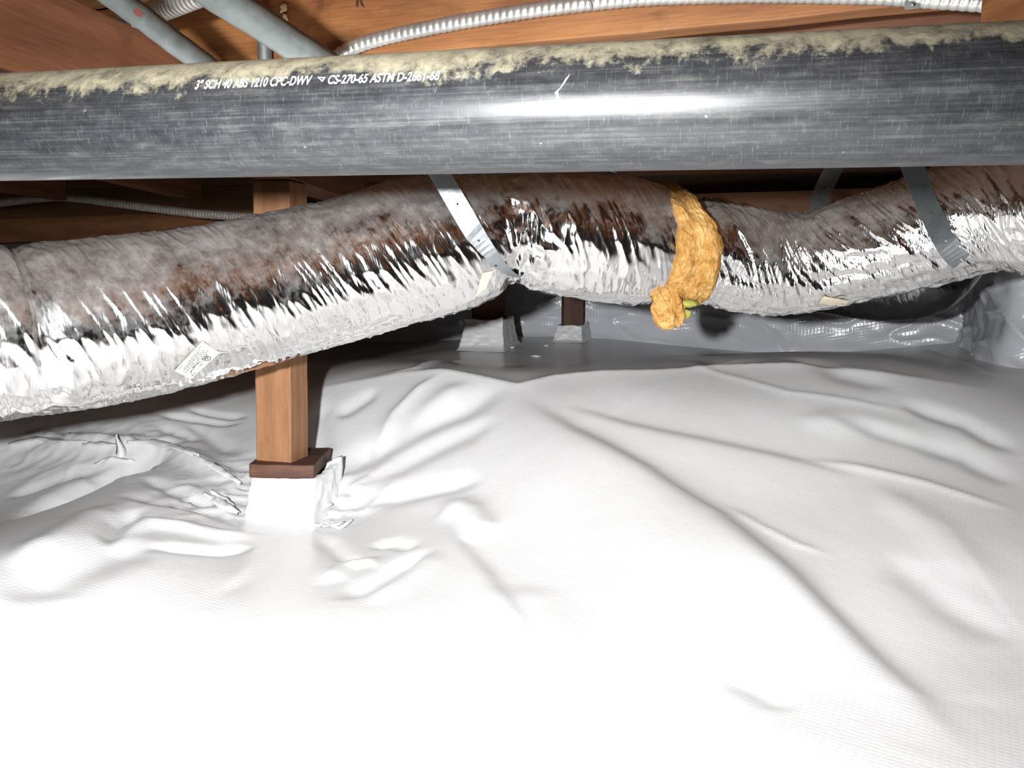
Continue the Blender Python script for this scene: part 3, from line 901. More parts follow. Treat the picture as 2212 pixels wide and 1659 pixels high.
def pipe_text(body, px0, py0, px1, py1, hpx, nm):
    cu = bpy.data.curves.new(nm, 'FONT'); cu.body = body; cu.size = 1.0; cu.shear = 0.12; cu.offset = 0.018
    to = bpy.data.objects.new(nm, cu); COL.objects.link(to)
    bpy.context.view_layer.update()
    dg = bpy.context.evaluated_depsgraph_get()
    m0 = bpy.data.meshes.new_from_object(to.evaluated_get(dg))
    bpy.data.objects.remove(to); bpy.data.curves.remove(cu)
    s0, t0 = pipe_hit(px0, py0); s1, t1 = pipe_hit(px1, py1)
    _, th = pipe_hit((px0 + px1) / 2, (py0 + py1) / 2 - hpx); _, tm = pipe_hit((px0 + px1) / 2, (py0 + py1) / 2)
    hang = tm - th
    xs = [v.co.x for v in m0.vertices]; x0 = min(xs); x1 = max(xs)
    for v in m0.vertices:
        f = (v.co.x - x0) / (x1 - x0)
        s = s0 + (s1 - s0) * f; th_ = t0 + (t1 - t0) * f - hang * v.co.y / 0.72
        v.co = a0 + TP * s + (UP * math.cos(th_) + SP_ * math.sin(th_)) * (PD / 2 + 0.0006)
    o = link(nm, m0, PRINT); o.parent = drain
    return o
pipe_text('3" SCH 40 ABS 1210 CPC-DWV', 421, 193, 672, 183, 19, 'lettering')
pipe_text('CS-270-65 ASTM D-2661-68', 708, 182, 949, 173, 19, 'lettering')
# small downward triangle mark between the two lines of print
def on_pipe(px, py, off=0.0007):
    s, t = pipe_hit(px, py)
    return a0 + TP * s + (UP * math.cos(t) + SP_ * math.sin(t)) * (PD / 2 + off)
tri = [on_pipe(*q) for q in [(686, 167), (704, 168), (697, 178)]]
tri2 = [on_pipe(*q) for q in [(690, 169.5), (700, 170), (696.5, 174.5)]]
me = mesh_np('triangle_mark', [list(v) for v in tri + tri2], [(0, 1, 4, 3), (1, 2, 5, 4), (2, 0, 3, 5)], False)
o = link('triangle_mark', me, PRINT); o.parent = drain
# a scraped scar on the pipe
sc_ = [on_pipe(*q, 0.0005) for q in [(1232, 160), (1222, 170), (1210, 190), (1198, 200), (1204, 215), (1209, 236), (1208, 212), (1206, 198), (1216, 186), (1228, 168)]]
bm = bmesh.new(); bm.faces.new([bm.verts.new(v) for v in sc_]); me = bpy.data.meshes.new('scrape'); bm.to_mesh(me); bm.free()
o = link('scrape', me, plain('pale_scrape', (0.33, 0.31, 0.26), 0.7)); o.parent = drain

# ------------------------------------------------------------------ foil ducts
def duct_path(st, n, ksm=2, kt=20):
    st = np.array(st, float)
    x = np.linspace(st[0, 0], st[-1, 0], n)
    top = smooth1(np.interp(x, st[:, 0], st[:, 1]), ksm); bot = smooth1(np.interp(x, st[:, 0], st[:, 2]), ksm)
    Y = smooth1(np.interp(x, st[:, 0], st[:, 3]), 12)
    C = np.array([list(P(a, b, y)) for a, b, y in zip(x, (top + bot) / 2, Y)])
    slope = np.gradient(smooth1((top + bot) / 2, kt), x)
    R = (bot - top) / 2 * Y / F / np.sqrt(1 + slope ** 2)
    T = np.gradient(smooth1(C, kt), axis=0)
    return C, R, T, x

def wrinkle(C, R, m, seed, amp, diag=0.0, crump=1.0):
    n = len(C)
    s = np.concatenate([[0], np.cumsum(np.linalg.norm(np.diff(C, axis=0), axis=1))])[:, None]
    th = np.linspace(0, 2 * math.pi, m, endpoint=False)[None, :]
    # periodic coordinates round the duct
    ct, st_ = np.cos(th), np.sin(th)
    ss = s + diag * ct
    def nz(fs, fr, sd):
        return vnoise(ss * fs + 2.0 * ct * fr * 0.35, 5 + ct * fr + 3 * st_ * fr * 0.7, sd)
    d = 0.55 * (1 - np.abs(2 * nz(34, 1.3, seed) - 1)) ** 2.2
    d = d + 0.40 * (1 - np.abs(2 * nz(78, 2.2, seed + 1) - 1)) ** 2
    d = d + 0.20 * nz(160, 3.5, seed + 2)
    d = d + 0.9 * crump * (nz(11, 2.6, seed + 3) - 0.5)
    d = d + 0.5 * crump * np.abs(nz(24, 5.5, seed + 4) - 0.5)
    return R[:, None] + amp * (d - 0.5)

L_ST = [(-1100, 650, 1150, 1.06), (-750, 600, 1066, 1.18), (-420, 560, 985, 1.30), (-150, 537, 938, 1.41), (0, 531, 906, 1.475), (30, 532, 902, 1.49), (46, 545, 900, 1.50), (62, 536, 898, 1.505), (100, 527, 895, 1.52), (200, 521, 880, 1.57),
        (250, 510, 871, 1.60), (300, 505, 861, 1.62), (400, 495, 838, 1.67), (480, 482, 815, 1.71), (550, 470, 796, 1.745), (650, 449, 765, 1.79), (740, 429, 742, 1.825),
        (800, 411, 725, 1.845), (870, 389, 703, 1.87), (930, 379, 686, 1.885), (1000, 374, 665, 1.90), (1040, 373, 645, 1.91), (1062, 373, 624, 1.915), (1085, 374, 609, 1.92), (1115, 375, 602, 1.92),
        (1135, 375, 609, 1.925), (1150, 375, 619, 1.93), (1180, 376, 627, 1.935), (1220, 377, 638, 1.945), (1300, 380, 650, 1.965), (1350, 385, 656, 1.975), (1385, 394, 658, 1.985), (1408, 403, 655, 1.99), (1424, 412, 650, 1.995), (1438, 424, 642, 2.0)]
C, R, T, xs = duct_path(L_ST, 1560, 2, 30)
RR = wrinkle(C, R, 180, 101, 0.0045, 0.05)
# folds radiate where the strap nips the duct
sarr = np.concatenate([[0], np.cumsum(np.linalg.norm(np.diff(C, axis=0), axis=1))])
i_n = int(np.argmin(np.abs(xs - 1112)))
th = np.linspace(0, 2 * math.pi, 180, endpoint=False)
near = np.exp(-((sarr - sarr[i_n]) / 0.07) ** 2)[:, None]
RR += near * 0.011 * (1 - np.abs(2 * vnoise(sarr[:, None] * 52 + 0 * th[None, :], 3 + np.cos(th)[None, :] * 4.0 + 3 * np.sin(th)[None, :], 77) - 1) - 0.5)
me = tube_mesh('jacket', C, RR, 180, T=T)
ductL = empty('flexible_duct', C[i_n]); 
tag(ductL, 'long silver foil flexible duct sagging from left, nipped by a steel strap', 'duct', 'foil air ducts')
jL = link('jacket', me, FOIL); child_at(jL, ductL)
bvhL = BVHTree.FromPolygons([v.co.copy() for v in me.vertices], [tuple(p.vertices) for p in me.polygons])

R_ST = [(1462, 462, 640, 2.01), (1490, 447, 648, 2.02), (1520, 441, 652, 2.03), (1545, 443, 656, 2.035), (1580, 448, 668, 2.045), (1640, 455, 675, 2.05), (1680, 463, 677, 2.05), (1720, 464, 676, 2.045), (1760, 457, 673, 2.035),
        (1800, 443, 666, 2.02), (1850, 424, 653, 2.0), (1900, 408, 643, 1.98), (1950, 391, 632, 1.955), (2000, 374, 621, 1.93), (2050, 356, 609, 1.905), (2100, 336, 592, 1.875), (2150, 320, 581, 1.85), (2212, 308, 584, 1.81), (2300, 300, 600, 1.76), (2480, 290, 640, 1.66), (3000, 250, 720, 1.45)]
C2, R2, T2, xs2 = duct_path(R_ST, 1160, 4, 30)
RR2 = wrinkle(C2, R2, 180, 211, 0.0070, 0.07, 1.2)
me = tube_mesh('jacket', C2, RR2, 180, T=T2)
ductR = empty('flexible_duct', C2[len(C2) // 2])
tag(ductR, 'crumpled silver foil flexible duct at right, rising from the yellow insulation', 'duct', 'foil air ducts')
jR = link('jacket', me, FOIL_R); child_at(jR, ductR)
bvhR = BVHTree.FromPolygons([v.co.copy() for v in me.vertices], [tuple(p.vertices) for p in me.polygons])

# foil duct bend behind, at right; its shade is put into a dark jacket
C3 = resample([P(1640, 600, 2.75), P(1750, 625, 2.72), P(1880, 640, 2.62), P(1975, 622, 2.52), P(2040, 590, 2.50), P(2060, 520, 2.56), P(2050, 420, 2.62)], 0.004, 22)
s3 = np.concatenate([[0], np.cumsum(np.linalg.norm(np.diff(C3, axis=0), axis=1))])
R3 = np.interp(s3 / s3[-1], [0, .35, .5, .62, .8, 1], [.06, .075, .09, .115, .115, .11])
T3 = np.gradient(smooth1(C3, 10), axis=0)
RR3 = wrinkle(C3, R3, 120, 307, 0.004, 0.0, 0.5)
def frames_ref(ref): return ref
me = tube_mesh('jacket', C3, RR3, 120, ref=(0, 1, 0.15), T=T3)
ductB = empty('flexible_duct', C3[len(C3) // 2])
tag(ductB, 'foil flexible duct bend, its shade painted dark grey, tucked behind the right foil duct', 'duct')
child_at(link('jacket', me, FOIL_DARK), ductB)

# printed label on the left duct
def hitd(bvh, px, py):
    h = bvh.ray_cast(CAM, ray(px, py).normalized())
    return h[0], h[1]
def decal(name, quad, n, m, bvh, mat, off, parent, smoothk=0.6):
    """thin sheet laid on a duct; quad = 4 photo pixels (tl,tr,br,bl); floats just off the wrinkles"""
    tl, tr, br, bl = [np.array(q, float) for q in quad]
    cam = np.array(CAM)
    D = np.zeros((n, m)); dirs = np.zeros((n, m, 3))
    for i in range(n):
        for j in range(m):
            u = j / (m - 1); v = i / (n - 1)
            q = (tl * (1 - u) + tr * u) * (1 - v) + (bl * (1 - u) + br * u) * v
            d = ray(*q).normalized(); h = bvh.ray_cast(CAM, d)
            D[i, j] = h[3] if h[0] is not None else np.nan
            dirs[i, j] = d
    fin = np.nanmedian(D); D = np.where(np.isnan(D), fin, D)
    # fit a smooth quadratic so the paper stays flat over the crinkles
    I, J = np.meshgrid(np.linspace(-1, 1, n), np.linspace(-1, 1, m), indexing='ij')
    Bm = np.stack([np.ones_like(I), I, J, I * J, I * I, J * J], -1).reshape(-1, 6)
    co, *_ = np.linalg.lstsq(Bm, D.ravel(), rcond=None)
    Df = (Bm @ co).reshape(n, m)
    Df = Df - max(0, np.max(Df - D) * 0.55) - off
    V = cam + dirs * Df[:, :, None]
    me = mesh_np(name, V.reshape(-1, 3), grid_quads(n, m), True)
    o = link(name, me, mat); child_at(o, parent)
    return o, V
quad = [(437, 737), (475, 762), (412, 819), (377, 801)]
lab, LV = decal('label_sticker', quad, 8, 8, bvhL, PAPER, 0.002, ductL)
lab['label'] = 'cream printed label with round mark'
def lab_pt(u, v, off=0.0008):
    n, m = LV.shape[:2]
    i = min(v * (n - 1), n - 1.001); j = min(u * (m - 1), m - 1.001)
    a, b = int(i), int(j); fi, fj = i - a, j - b
    p = LV[a, b] * (1 - fi) * (1 - fj) + LV[a, b + 1] * (1 - fi) * fj + LV[a + 1, b] * fi * (1 - fj) + LV[a + 1, b + 1] * fi * fj
    p = Vector(p); return p + (CAM - p).normalized() * off
bm = bmesh.new()
rnd = random.Random(4)
def bar(u0, u1, v0, v1):
    bm.faces.new([bm.verts.new(lab_pt(u, v)) for u, v in ((u0, v0), (u1, v0), (u1, v1), (u0, v1))])
# lines of small print run along the long side
for u, v0, v1, wd in [(0.10, .12, .30, .02), (0.10, .80, .94, .02), (.20, .22, .62, .022), (.27, .30, .85, .02), (.34, .16, .90, .022), (.42, .2, .5, .02), (.42, .55, .82, .02), (.50, .12, .92, .022), (.58, .22, .40, .05), (.58, .48, .72, .05), (.66, .26, .46, .02), (.72, .25, .42, .02), (.66, .72, .86, .03), (.74, .46, .60, .02), (.80, .5, .62, .02), (.9, .78, .92, .02)]:
    v = v0; wd *= 1.7
    while v < v1:
        L = rnd.uniform(.02, .07); bar(u, u + wd, v, min(v1, v + L)); v += L + rnd.uniform(.008, .025)
me = bpy.data.meshes.new('small_print'); bm.to_mesh(me); bm.free()
o = link('small_print', me, INK); o.parent = lab
bm = bmesh.new()
cu_, cv_, r_ = 0.80, 0.30, 0.10
ring_o = [bm.verts.new(lab_pt(cu_ + 1.45 * r_ * math.cos(a), cv_ + 0.8 * r_ * math.sin(a))) for a in np.linspace(0, 2 * math.pi, 20, endpoint=False)]
ring_i = [bm.verts.new(lab_pt(cu_ + 1.45 * r_ * .7 * math.cos(a), cv_ + 0.8 * r_ * .7 * math.sin(a))) for a in np.linspace(0, 2 * math.pi, 20, endpoint=False)]
for k in range(20): bm.faces.new([ring_o[k], ring_o[(k + 1) % 20], ring_i[(k + 1) % 20], ring_i[k]])
for du in (-.04, .0, .04): bm.faces.new([bm.verts.new(lab_pt(cu_ + du + a, cv_ + b)) for a, b in ((-.013, -.03), (.013, -.03), (.013, .03), (-.013, .03))])
me = bpy.data.meshes.new('round_mark'); bm.to_mesh(me); bm.free()
o = link('round_mark', me, INK); o.parent = lab
# cream tape patches
o, _ = decal('tape_patch', [(1042, 590), (1066, 585), (1050, 622), (1026, 642)], 8, 6, bvhL, CREAM_TAPE, 0.001, ductL)
o['label'] = 'cream tape patch beside the strap'
o, _ = decal('tape_patch', [(1780, 640), (1835, 650), (1822, 662), (1768, 655)], 6, 10, bvhR, CREAM_TAPE, 0.001, ductR)
o['label'] = 'torn cream tape patch under the duct'

# ------------------------------------------------------------------ hanger straps with nail holes
def strap(name, pts, nrm, wd, label, group, hole_every=0.075, first=0.03):
    C = resample(pts, 0.012, 3); n = len(C)
    pa = np.array([list(p) for p in pts]); ps = np.concatenate([[0], np.cumsum(np.linalg.norm(np.diff(pa, axis=0), axis=1))]); ps /= ps[-1]
    Nn = np.stack([np.interp(np.linspace(0, 1, n), ps, [v[q] for v in nrm]) for q in range(3)], 1)
    T = np.gradient(C, axis=0); T /= np.linalg.norm(T, axis=1)[:, None]
    Wv = np.cross(T, Nn); Wv /= np.linalg.norm(Wv, axis=1)[:, None]
    s = np.concatenate([[0], np.cumsum(np.linalg.norm(np.diff(C, axis=0), axis=1))])
    holes = set(); nxt = first
    for i in range(n - 1):
        if s[i] >= nxt: holes.add(i); nxt += hole_every
    bm = bmesh.new()
    Lv = [bm.verts.new(C[i] - Wv[i] * wd / 2) for i in range(n)]
    Rv = [bm.verts.new(C[i] + Wv[i] * wd / 2) for i in range(n)]
    for i in range(n - 1):
        if i not in holes:
            bm.faces.new([Lv[i], Rv[i], Rv[i + 1], Lv[i + 1]])
        else:
            c = (C[i] + C[i + 1]) / 2; t_ = T[i]; w_ = Wv[i]
            ring = [bm.verts.new(c + (t_ * math.sin(a) + w_ * math.cos(a)) * 0.0026) for a in np.linspace(0, 2 * math.pi, 8, endpoint=False) + math.pi / 8]
            # corners: R(i+1) ~45deg, L(i+1), L(i), R(i)
            cor = [Rv[i + 1], Lv[i + 1], Lv[i], Rv[i]]
            for q in range(4):
                a0_, a1_ = ring[2 * q], ring[(2 * q + 1) % 8]
                b0_ = ring[(2 * q + 2) % 8]
                bm.faces.new([cor[q], a1_, a0_])
                bm.faces.new([cor[q], cor[(q + 1) % 4], b0_, a1_])
    bmesh.ops.recalc_face_normals(bm, faces=bm.faces)
    me = bpy.data.meshes.new(name); bm.to_mesh(me); bm.free()
    o = link(name, me, GALV)
    md = o.modifiers.new('gauge', 'SOLIDIFY'); md.thickness = 0.0012; md.offset = 0
    tag(o, label, 'strap', group)
    return o

def wrap_path(bvh, front, axis_pt, off, ytouch, Yhang):
    """front: photo pixels down the near side; returns points just off the jacket and outward normals"""
    pts = []; nr = []
    for px, py in front:
        h, nn = hitd(bvh, px, py)
        if py < ytouch:
            pts.append(P(px, py, Yhang)); nr.append(Vector((0, -1, 0))); continue
        if h is None: continue
        out = (h - axis_pt(px)); out = out - Vector((out.x, 0, 0)) * 0.6; out.normalize()
        pts.append(h + out * off); nr.append(out)
    return pts, nr
def axL(px):
    i = int(np.argmin(np.abs(xs - px))); return Vector(C[i])
def axR(px):
    i = int(np.argmin(np.abs(xs2 - px))); return Vector(C2[i])
fp, fn = wrap_path(bvhL, [(968, 405), (988, 440), (1008, 475), (1026, 505), (1044, 535), (1064, 562), (1084, 585)], axL, 0.010, 500, 1.748)
top = [P(880, 262, 1.735), P(930, 345, 1.745)]
under = [P(1104, 601, 1.86), P(1120, 604, 1.93), P(1150, 596, 2.02)]
back = [P(1200, 540, 2.12), P(1280, 430, 2.16), P(1335, 368, 2.14), P(1300, 300, 2.1)]
nr = [Vector((-.1, -1, .1))] * 2 + fn + [Vector((0, -.5, -.8)), Vector((0, 0, -1)), Vector((0, .6, -.7))] + [Vector((0, 1, -.2))] * 4
strap('hanger_strap', top + fp + under + back, nr, 0.040, 'galvanised hanger strap slung under the left duct, pinching it', 'duct hanger straps')
fp, fn = wrap_path(bvhR, [(1985, 400), (2000, 440), (2014, 475), (2030, 508), (2052, 540), (2074, 562)], axR, 0.012, 470, 1.775)
top = [P(1938, 268, 1.765), P(1966, 345, 1.77)]
under = [P(2100, 578, 1.84), P(2090, 590, 1.92), P(2010, 570, 2.03)]
back = [P(1880, 520, 2.14), P(1752, 458, 2.22), P(1782, 400, 2.20), P(1812, 345, 2.17), P(1850, 270, 2.14)]
nr = [Vector((-.1, -1, .1))] * 2 + fn + [Vector((0, -.5, -.8)), Vector((0, 0, -1)), Vector((0, .6, -.7))] + [Vector((0, 1, -.2))] * 5
strap('hanger_strap', top + fp + under + back, nr, 0.044, 'galvanised hanger strap slung under the right duct near picture edge', 'duct hanger straps')

# ------------------------------------------------------------------ yellow insulation at the joint
rows = [(405, 1430, 1462), (420, 1424, 1478), (437, 1432, 1490), (460, 1440, 1505), (480, 1446, 1522), (505, 1449, 1530), (540, 1450, 1537), (570, 1450, 1538), (590, 1443, 1537), (610, 1436, 1536), (635, 1433, 1535), (652, 1432, 1532)]
cY = 1.985; cpy = 535.0
axc = P(1482, cpy, cY + 0.0)
nv = 260; nu = 64
hp = (652 - 405) / 2
rw = hp * cY / F
kk, jj = np.meshgrid(np.arange(nv), np.arange(nu), indexing='ij')
aa = 2 * math.pi * kk / nv            # 0 = top, going over the near side
uu = jj / (nu - 1)
pyy = cpy - 6 - hp * np.cos(aa)
xl = np.interp(pyy, [r[0] for r in rows], [r[1] for r in rows]) - 10; xr = np.interp(pyy, [r[0] for r in rows], [r[2] for r in rows])
edge = 1 - np.abs(2 * uu - 1) ** 6
kper = np.minimum(kk, nv - kk)       # the same seed values where the ring closes
rr = rw * (0.80 + 0.22 * edge) + 0.022 * fbm(kper * .075, uu * 4, 57, 4) + 0.010 * fbm(kper * .5, uu * 26, 58, 3)
pxx = xl + (xr - xl) * uu + 9 * fbm(kper * .12, jj * .02, 55, 4) * (uu - 0.2)
V = []
for k in range(nv):
    for j in range(nu):
        bp = P(pxx[k, j], cpy - 6, cY)
        V.append((bp.x, bp.y - rr[k, j] * math.sin(aa[k, j]), bp.z + rr[k, j] * math.cos(aa[k, j])))
V = np.array(V)
Q = []
for k in range(nv):
    for j in range(nu - 1):
        a = k * nu + j; b = ((k + 1) % nv) * nu + j
        Q.append((a, a + 1, b + 1, b))
ins = empty('insulation_wrap', tuple(axc))
tag(ins, 'yellow fibreglass insulation band wrapped round the gap between the foil ducts', 'insulation')
me = mesh_np('wool_band', V, Q, True)
bm = bmesh.new(); bm.from_mesh(me); bmesh.ops.recalc_face_normals(bm, faces=bm.faces); bm.to_mesh(me); bm.free()
ob = link('wool_band', me, WOOL); child_at(ob, ins)
md = ob.modifiers.new('thick', 'SOLIDIFY'); md.thickness = 0.018; md.offset = -1

def lump(name, cpos, rad, mat, parent, seed, sub=4, amp=0.25):
    bm = bmesh.new(); bmesh.ops.create_icosphere(bm, subdivisions=sub, radius=1)
    co = np.array([v.co[:] for v in bm.verts])
    d = 1 + amp * (fbm(co[:, 0] * 1.6 + co[:, 2] * 1.1 + 7, co[:, 1] * 1.6 - co[:, 2] + 3, seed, 4) * 2) + amp * 0.5 * fbm(co[:, 0] * 6 + co[:, 2] * 3 + 7, co[:, 1] * 5 - co[:, 2] * 4 + 3, seed + 4, 3)
    for v, q, f in zip(bm.verts, co, d):
        v.co = Vector((q[0] * rad[0] * f, q[1] * rad[1] * f, q[2] * rad[2] * f)) + Vector(cpos)
    me = bpy.data.meshes.new(name); bm.to_mesh(me); bm.free()
    for p in me.polygons: p.use_smooth = True
    o = link(name, me, mat); child_at(o, parent)
    return o
lump('wool_tuft', P(1445, 662, 1.925), (.030, .026, .040), WOOL, ins, 5, 5, 0.75)
lump('wool_tuft', P(1432, 650, 1.935), (.024, .026, .028), WOOL, ins, 15, 5, 0.8)
lump('wool_tuft', P(1446, 422, 1.98), (.022, .028, .020), WOOL, ins, 8, 5, 0.7)
o = lump('wool_shred', P(1487, 655, 1.93), (.020, .016, .010), GREEN_FOAM, ins, 9, 3, 0.4); o['label'] = 'yellow-green wool shred'
o = lump('wool_shred', P(1478, 678, 1.93), (.017, .012, .010), GREEN_FOAM, ins, 10, 3, 0.4); o['label'] = 'yellow-green wool shred'
# crumpled film collar on the right duct end
o = lump('film_collar', P(1535, 470, 2.09), (.045, .05, .045), FOIL_DARK, ductR, 21, 5, 0.35)
o['label'] = 'crumpled dark film at the duct end'

# ------------------------------------------------------------------ conduits
def flex(name, pts, d, pitch, mat, label, k=14, m=18, step=None, depth=0.10):
    step = step or pitch / 7
    C = resample(pts, step, k)
    s = np.concatenate([[0], np.cumsum(np.linalg.norm(np.diff(C, axis=0), axis=1))])
    th = np.linspace(0, 2 * math.pi, m, endpoint=False)
    ph = 2 * math.pi * s[:, None] / pitch + th[None, :]
    R = d / 2 * (1 - depth + depth * (1 - np.abs(np.sin(ph / 2)) ** 2.2 * 1.7))
    # helix needs phase over 2 pi
    R = d / 2 * (1 - depth + depth * 1.2 * np.abs(np.cos(ph / 2)) ** 0.7)
    o = link(name, tube_mesh(name, C, R, m), mat)
    tag(o, label, 'conduit', 'flexible metal conduits')
    return o
def along_beam(px, py, gap):
    """point in front of the top beam's face seen at a pixel"""
    d = ray(px, py); n0 = nB
    t = ((b1l - nB * gap) - CAM).dot(n0) / d.dot(n0)
    return CAM + d * t
c2 = [along_beam(a, b, g) for a, b, g in [(560, 260, .05), (640, 190, .03), (700, 145, .02), (745, 108, .016), (800, 88, .014), (880, 70, .014), (980, 50, .013), (1080, 33, .013), (1180, 18, .013), (1262, 8, .013), (1400, -6, .013), (1600, -12, .013), (1800, -11, .013), (1940, -8, .013), (1990, -2, .016), (2080, 3, .02), (2180, 9, .025), (2300, 40, .03)]]
flex('flexible_conduit', c2, 0.0222, 0.0106, CONDUIT, 'shiny ribbed metal conduit arching across the orange top beam')
c1 = [P(150, 108, 1.42), P(215, 80, 1.38), P(262, 58, 1.34), P(330, 28, 1.27), P(400, 1, 1.22), P(480, -30, 1.18)]
flex('flexible_conduit', c1, 0.0310, 0.0085, CONDUIT, 'short ribbed metal conduit passing behind two grey braces, upper left', k=10)
c3 = [P(-160, 452, 3.1), P(0, 438, 3.05), P(70, 430, 3.02), P(125, 425, 2.98), P(190, 431, 2.92), P(300, 446, 2.85), P(420, 461, 2.78), P(550, 470, 2.7), P(680, 474, 2.66)]
flex('flexible_conduit', c3, 0.027, 0.0115, CONDUIT_DIM, 'dull dusty ribbed conduit sagging across the dark rear framing, left', k=10)
# rigid vertical conduit
q0 = along_beam(575, 150, .022)
Cz = resample([Vector((q0.x, q0.y, 0.73)), Vector((q0.x - .002, q0.y, 0.985))], 0.02)
o = link('rigid_conduit', tube_mesh('rigid_conduit', Cz, np.full(len(Cz), 0.0112), 32, ref=(0, 1, 0)), GALV_DULL)
tag(o, 'smooth grey vertical metal conduit against the beam behind the wide brace', 'conduit')

# galvanised braces: folded steel with a turned lip
def brace(name, A, B, wd, lip, label, hole=None, twist=0.0):
    A = Vector(A); B = Vector(B); x = (B - A).normalized()
    cam_dir = (CAM - (A + B) / 2).normalized()
    z = (cam_dir - x * cam_dir.dot(x)).normalized(); y = z.cross(x)
    prof = [(-wd / 2 - .0005, -lip), (-wd / 2, -.003), (-wd / 2 + .003, 0), (wd / 2 - .006, 0), (wd / 2 - .001, -.003), (wd / 2 + .007, -lip), (wd / 2 + .005, -lip - .0005), (wd / 2 - .003, -.0045), (wd / 2 - .006, -.002), (-wd / 2 + .003, -.002), (-wd / 2 + .0018, -.004), (-wd / 2 + .0012, -lip)]
    L = (B - A).length; n = 60
    V = []
    for i in range(n):
        c = A + x * (L * i / (n - 1))
        wv = 0.0003 * math.sin(i * .31) + 0.0002 * math.sin(i * .83)
        for a, b in prof: V.append(list(c + y * (a + wv) + z * (b + 0.5 * wv)))
    me = mesh_np(name, V, grid_quads(n, len(prof), True), False)
    bm = bmesh.new(); bm.from_mesh(me); bmesh.ops.recalc_face_normals(bm, faces=bm.faces); bm.to_mesh(me); bm.free()
    o = link(name, me, GALV_DULL); tag(o, label, 'brace', 'galvanised cross braces')
    if hole:
        h = P(hole[0], hole[1], 1.0); d = ray(*hole).normalized()
        t = (A - CAM).dot(z) / d.dot(z); c = CAM + d * t + z * 0.0006
        bm = bmesh.new()
        bm.faces.new([bm.verts.new(c + x * math.cos(q) * .0055 + y * math.sin(q) * .0035) for q in np.linspace(0, 2 * math.pi, 14, endpoint=False)])
        m2 = bpy.data.meshes.new('nail_hole'); bm.to_mesh(m2); bm.free()
        ho = link('nail_hole', m2, plain('rust_in_hole', (0.13, 0.03, 0.02), 0.8)); ho.parent = o
    return o
brace('cross_brace', P(140, -80, 0.93), P(512, 200, 1.13), 0.021, 0.012, 'narrow grey galvanised brace with a rusty hole, upper left', (297, 27))
brace('cross_brace', P(366, -70, 0.95), P(782, 200, 1.13), 0.031, 0.014, 'wider grey galvanised brace crossing right of the narrow one')

# conduit clips, staple and nails on the top beam
def clip(px, py, wpx, hpx, label):
    c = along_beam(px, py, .022); x = dB; z = Vector((0, 0, 1))
    Wm = wpx * c.y / F; Hm = hpx * c.y / F
    bm = bmesh.new(); bmesh.ops.create_cube(bm, size=1)
    bmesh.ops.scale(bm, vec=(Wm, 0.004, Hm), verts=bm.verts)
    bmesh.ops.bevel(bm, geom=bm.edges[:], offset=0.0012, segments=2, affect='EDGES')
    me = bpy.data.meshes.new('conduit_clip'); bm.to_mesh(me); bm.free()
    root = empty('conduit_clip', c); tag(root, label, 'clip', 'conduit clips')
    o = link('plate', me, GALV_DULL); o.parent = root
    o.rotation_euler = (0, 0, math.atan2(dB.y, dB.x))
    # saddle over the conduit and the nail head
    th_ = np.linspace(-0.2, math.pi + .2, 14)
    Cs = np.array([[0, 0.006 - 0.014 * math.sin(a), 0.016 + 0.013 * math.cos(a)] for a in th_])
    V = []
    for q in Cs:
        for dx in (-Wm * .4, Wm * .4): V.append((dx, q[1], q[2]))
    m2 = mesh_np('saddle', V, grid_quads(len(Cs), 2), True); s_ = link('saddle', m2, GALV_DULL); s_.parent = root
    s_.rotation_euler = (0, 0, math.atan2(dB.y, dB.x)); s_.modifiers.new('t', 'SOLIDIFY').thickness = 0.0012
    bm = bmesh.new(); bmesh.ops.create_uvsphere(bm, u_segments=12, v_segments=8, radius=0.0032)
    bmesh.ops.scale(bm, vec=(1, .5, .8), verts=bm.verts)
    m3 = bpy.data.meshes.new('nail_head'); bm.to_mesh(m3); bm.free(); h = link('nail_head', m3, NAIL); h.parent = root; h.location = (0, -0.0028, -Hm * .1)
    return root
clip(1971, 9, 30, 20, 'small grey conduit clip under the top beam, right of centre')
clip(2172, 12, 16, 16, 'smaller grey conduit clip beside the orange wood block')

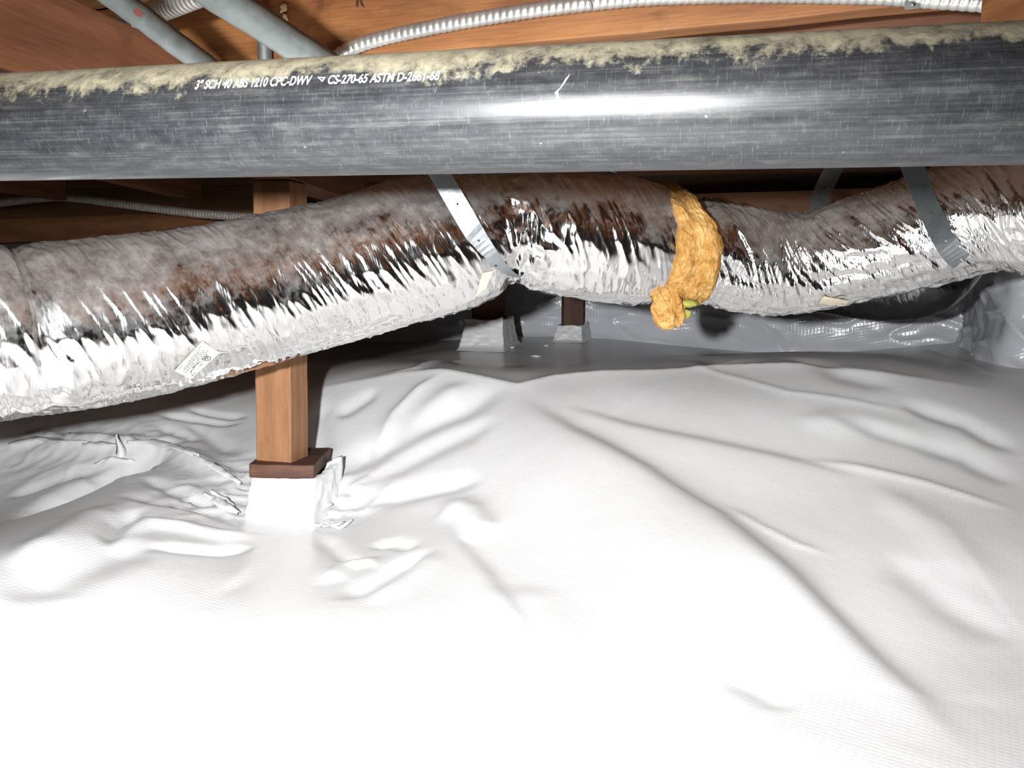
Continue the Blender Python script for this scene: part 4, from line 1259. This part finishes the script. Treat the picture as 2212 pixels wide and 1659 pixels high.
def rod(name, pts, r, mat, label, cat, group=None, k=0):
    Cc = resample(pts, 0.002, k)
    RRr = np.full(len(Cc), r); RRr[-1] = r * .3; RRr[-2] = r * .7
    o = link(name, tube_mesh(name, Cc, RRr, 10, ref=(0.3, 1, 0)), mat); tag(o, label, cat, group); return o
rod('staple', [along_beam(1272, -14, .024), along_beam(1274, 2, .026), along_beam(1279, 20, .022)], .0018, NAIL, 'bent nail holding the shiny conduit on the top beam', 'nail')
rod('nail', [along_beam(774, -12, .0), along_beam(771, 2, .012), along_beam(768, 16, .02)], .0011, NAIL, 'thin bent nail tip at top edge, left of its twin', 'nail', 'nail tips on the top beam')
rod('nail', [along_beam(776, -12, .0), along_beam(779, 4, .012), along_beam(782, 15, .02)], .0011, NAIL, 'thin bent nail tip at top edge, right of its twin', 'nail', 'nail tips on the top beam')
# splinters on the joist edge and beam
def chip(px, py, pt, size, mat, label, cat, seed, n=6, flat=.3):
    rnd = random.Random(seed)
    bm = bmesh.new(); bmesh.ops.create_icosphere(bm, subdivisions=2, radius=1)
    for v in bm.verts:
        f = rnd.uniform(.6, 1.2); v.co = Vector((v.co.x * size[0] * f, v.co.y * size[1] * f, v.co.z * size[2] * f))
    me = bpy.data.meshes.new('chip'); bm.to_mesh(me); bm.free()
    o = link(cat.replace(' ', '_'), me, mat); o.location = pt; o.rotation_euler = (0, 0, rnd.uniform(-.4, .4))
    tag(o, label, cat); return o
SPL = plain('pale_splinter', (0.5, 0.33, 0.18), 0.8)
chip(612, 22, along_beam(612, 18, .004), (.007, .003, .008), SPL, 'upper pale wood splinter beside the vertical conduit', 'splinter', 1)
chip(618, 40, along_beam(616, 38, .004), (.005, .003, .006), SPL, 'lower pale wood splinter beside the vertical conduit', 'splinter', 2)
# plastic scraps lying on the sheet behind the crest
for k, (px, py, sx_, lb) in enumerate([(1158, 771, .020, 'largest white plastic scrap on the dark sheet behind the crest'), (1107, 752, .011, 'small white scrap at the foot of the middle wrapped pier'), (1180, 748, .009, 'tiny white scrap right of the middle wrapped pier')]):
    g = on_sheet(px, py)
    chip(px, py, g + Vector((0, 0, .003)), (sx_, .006, .003), SCRAP, lb, 'scrap', 20 + k)
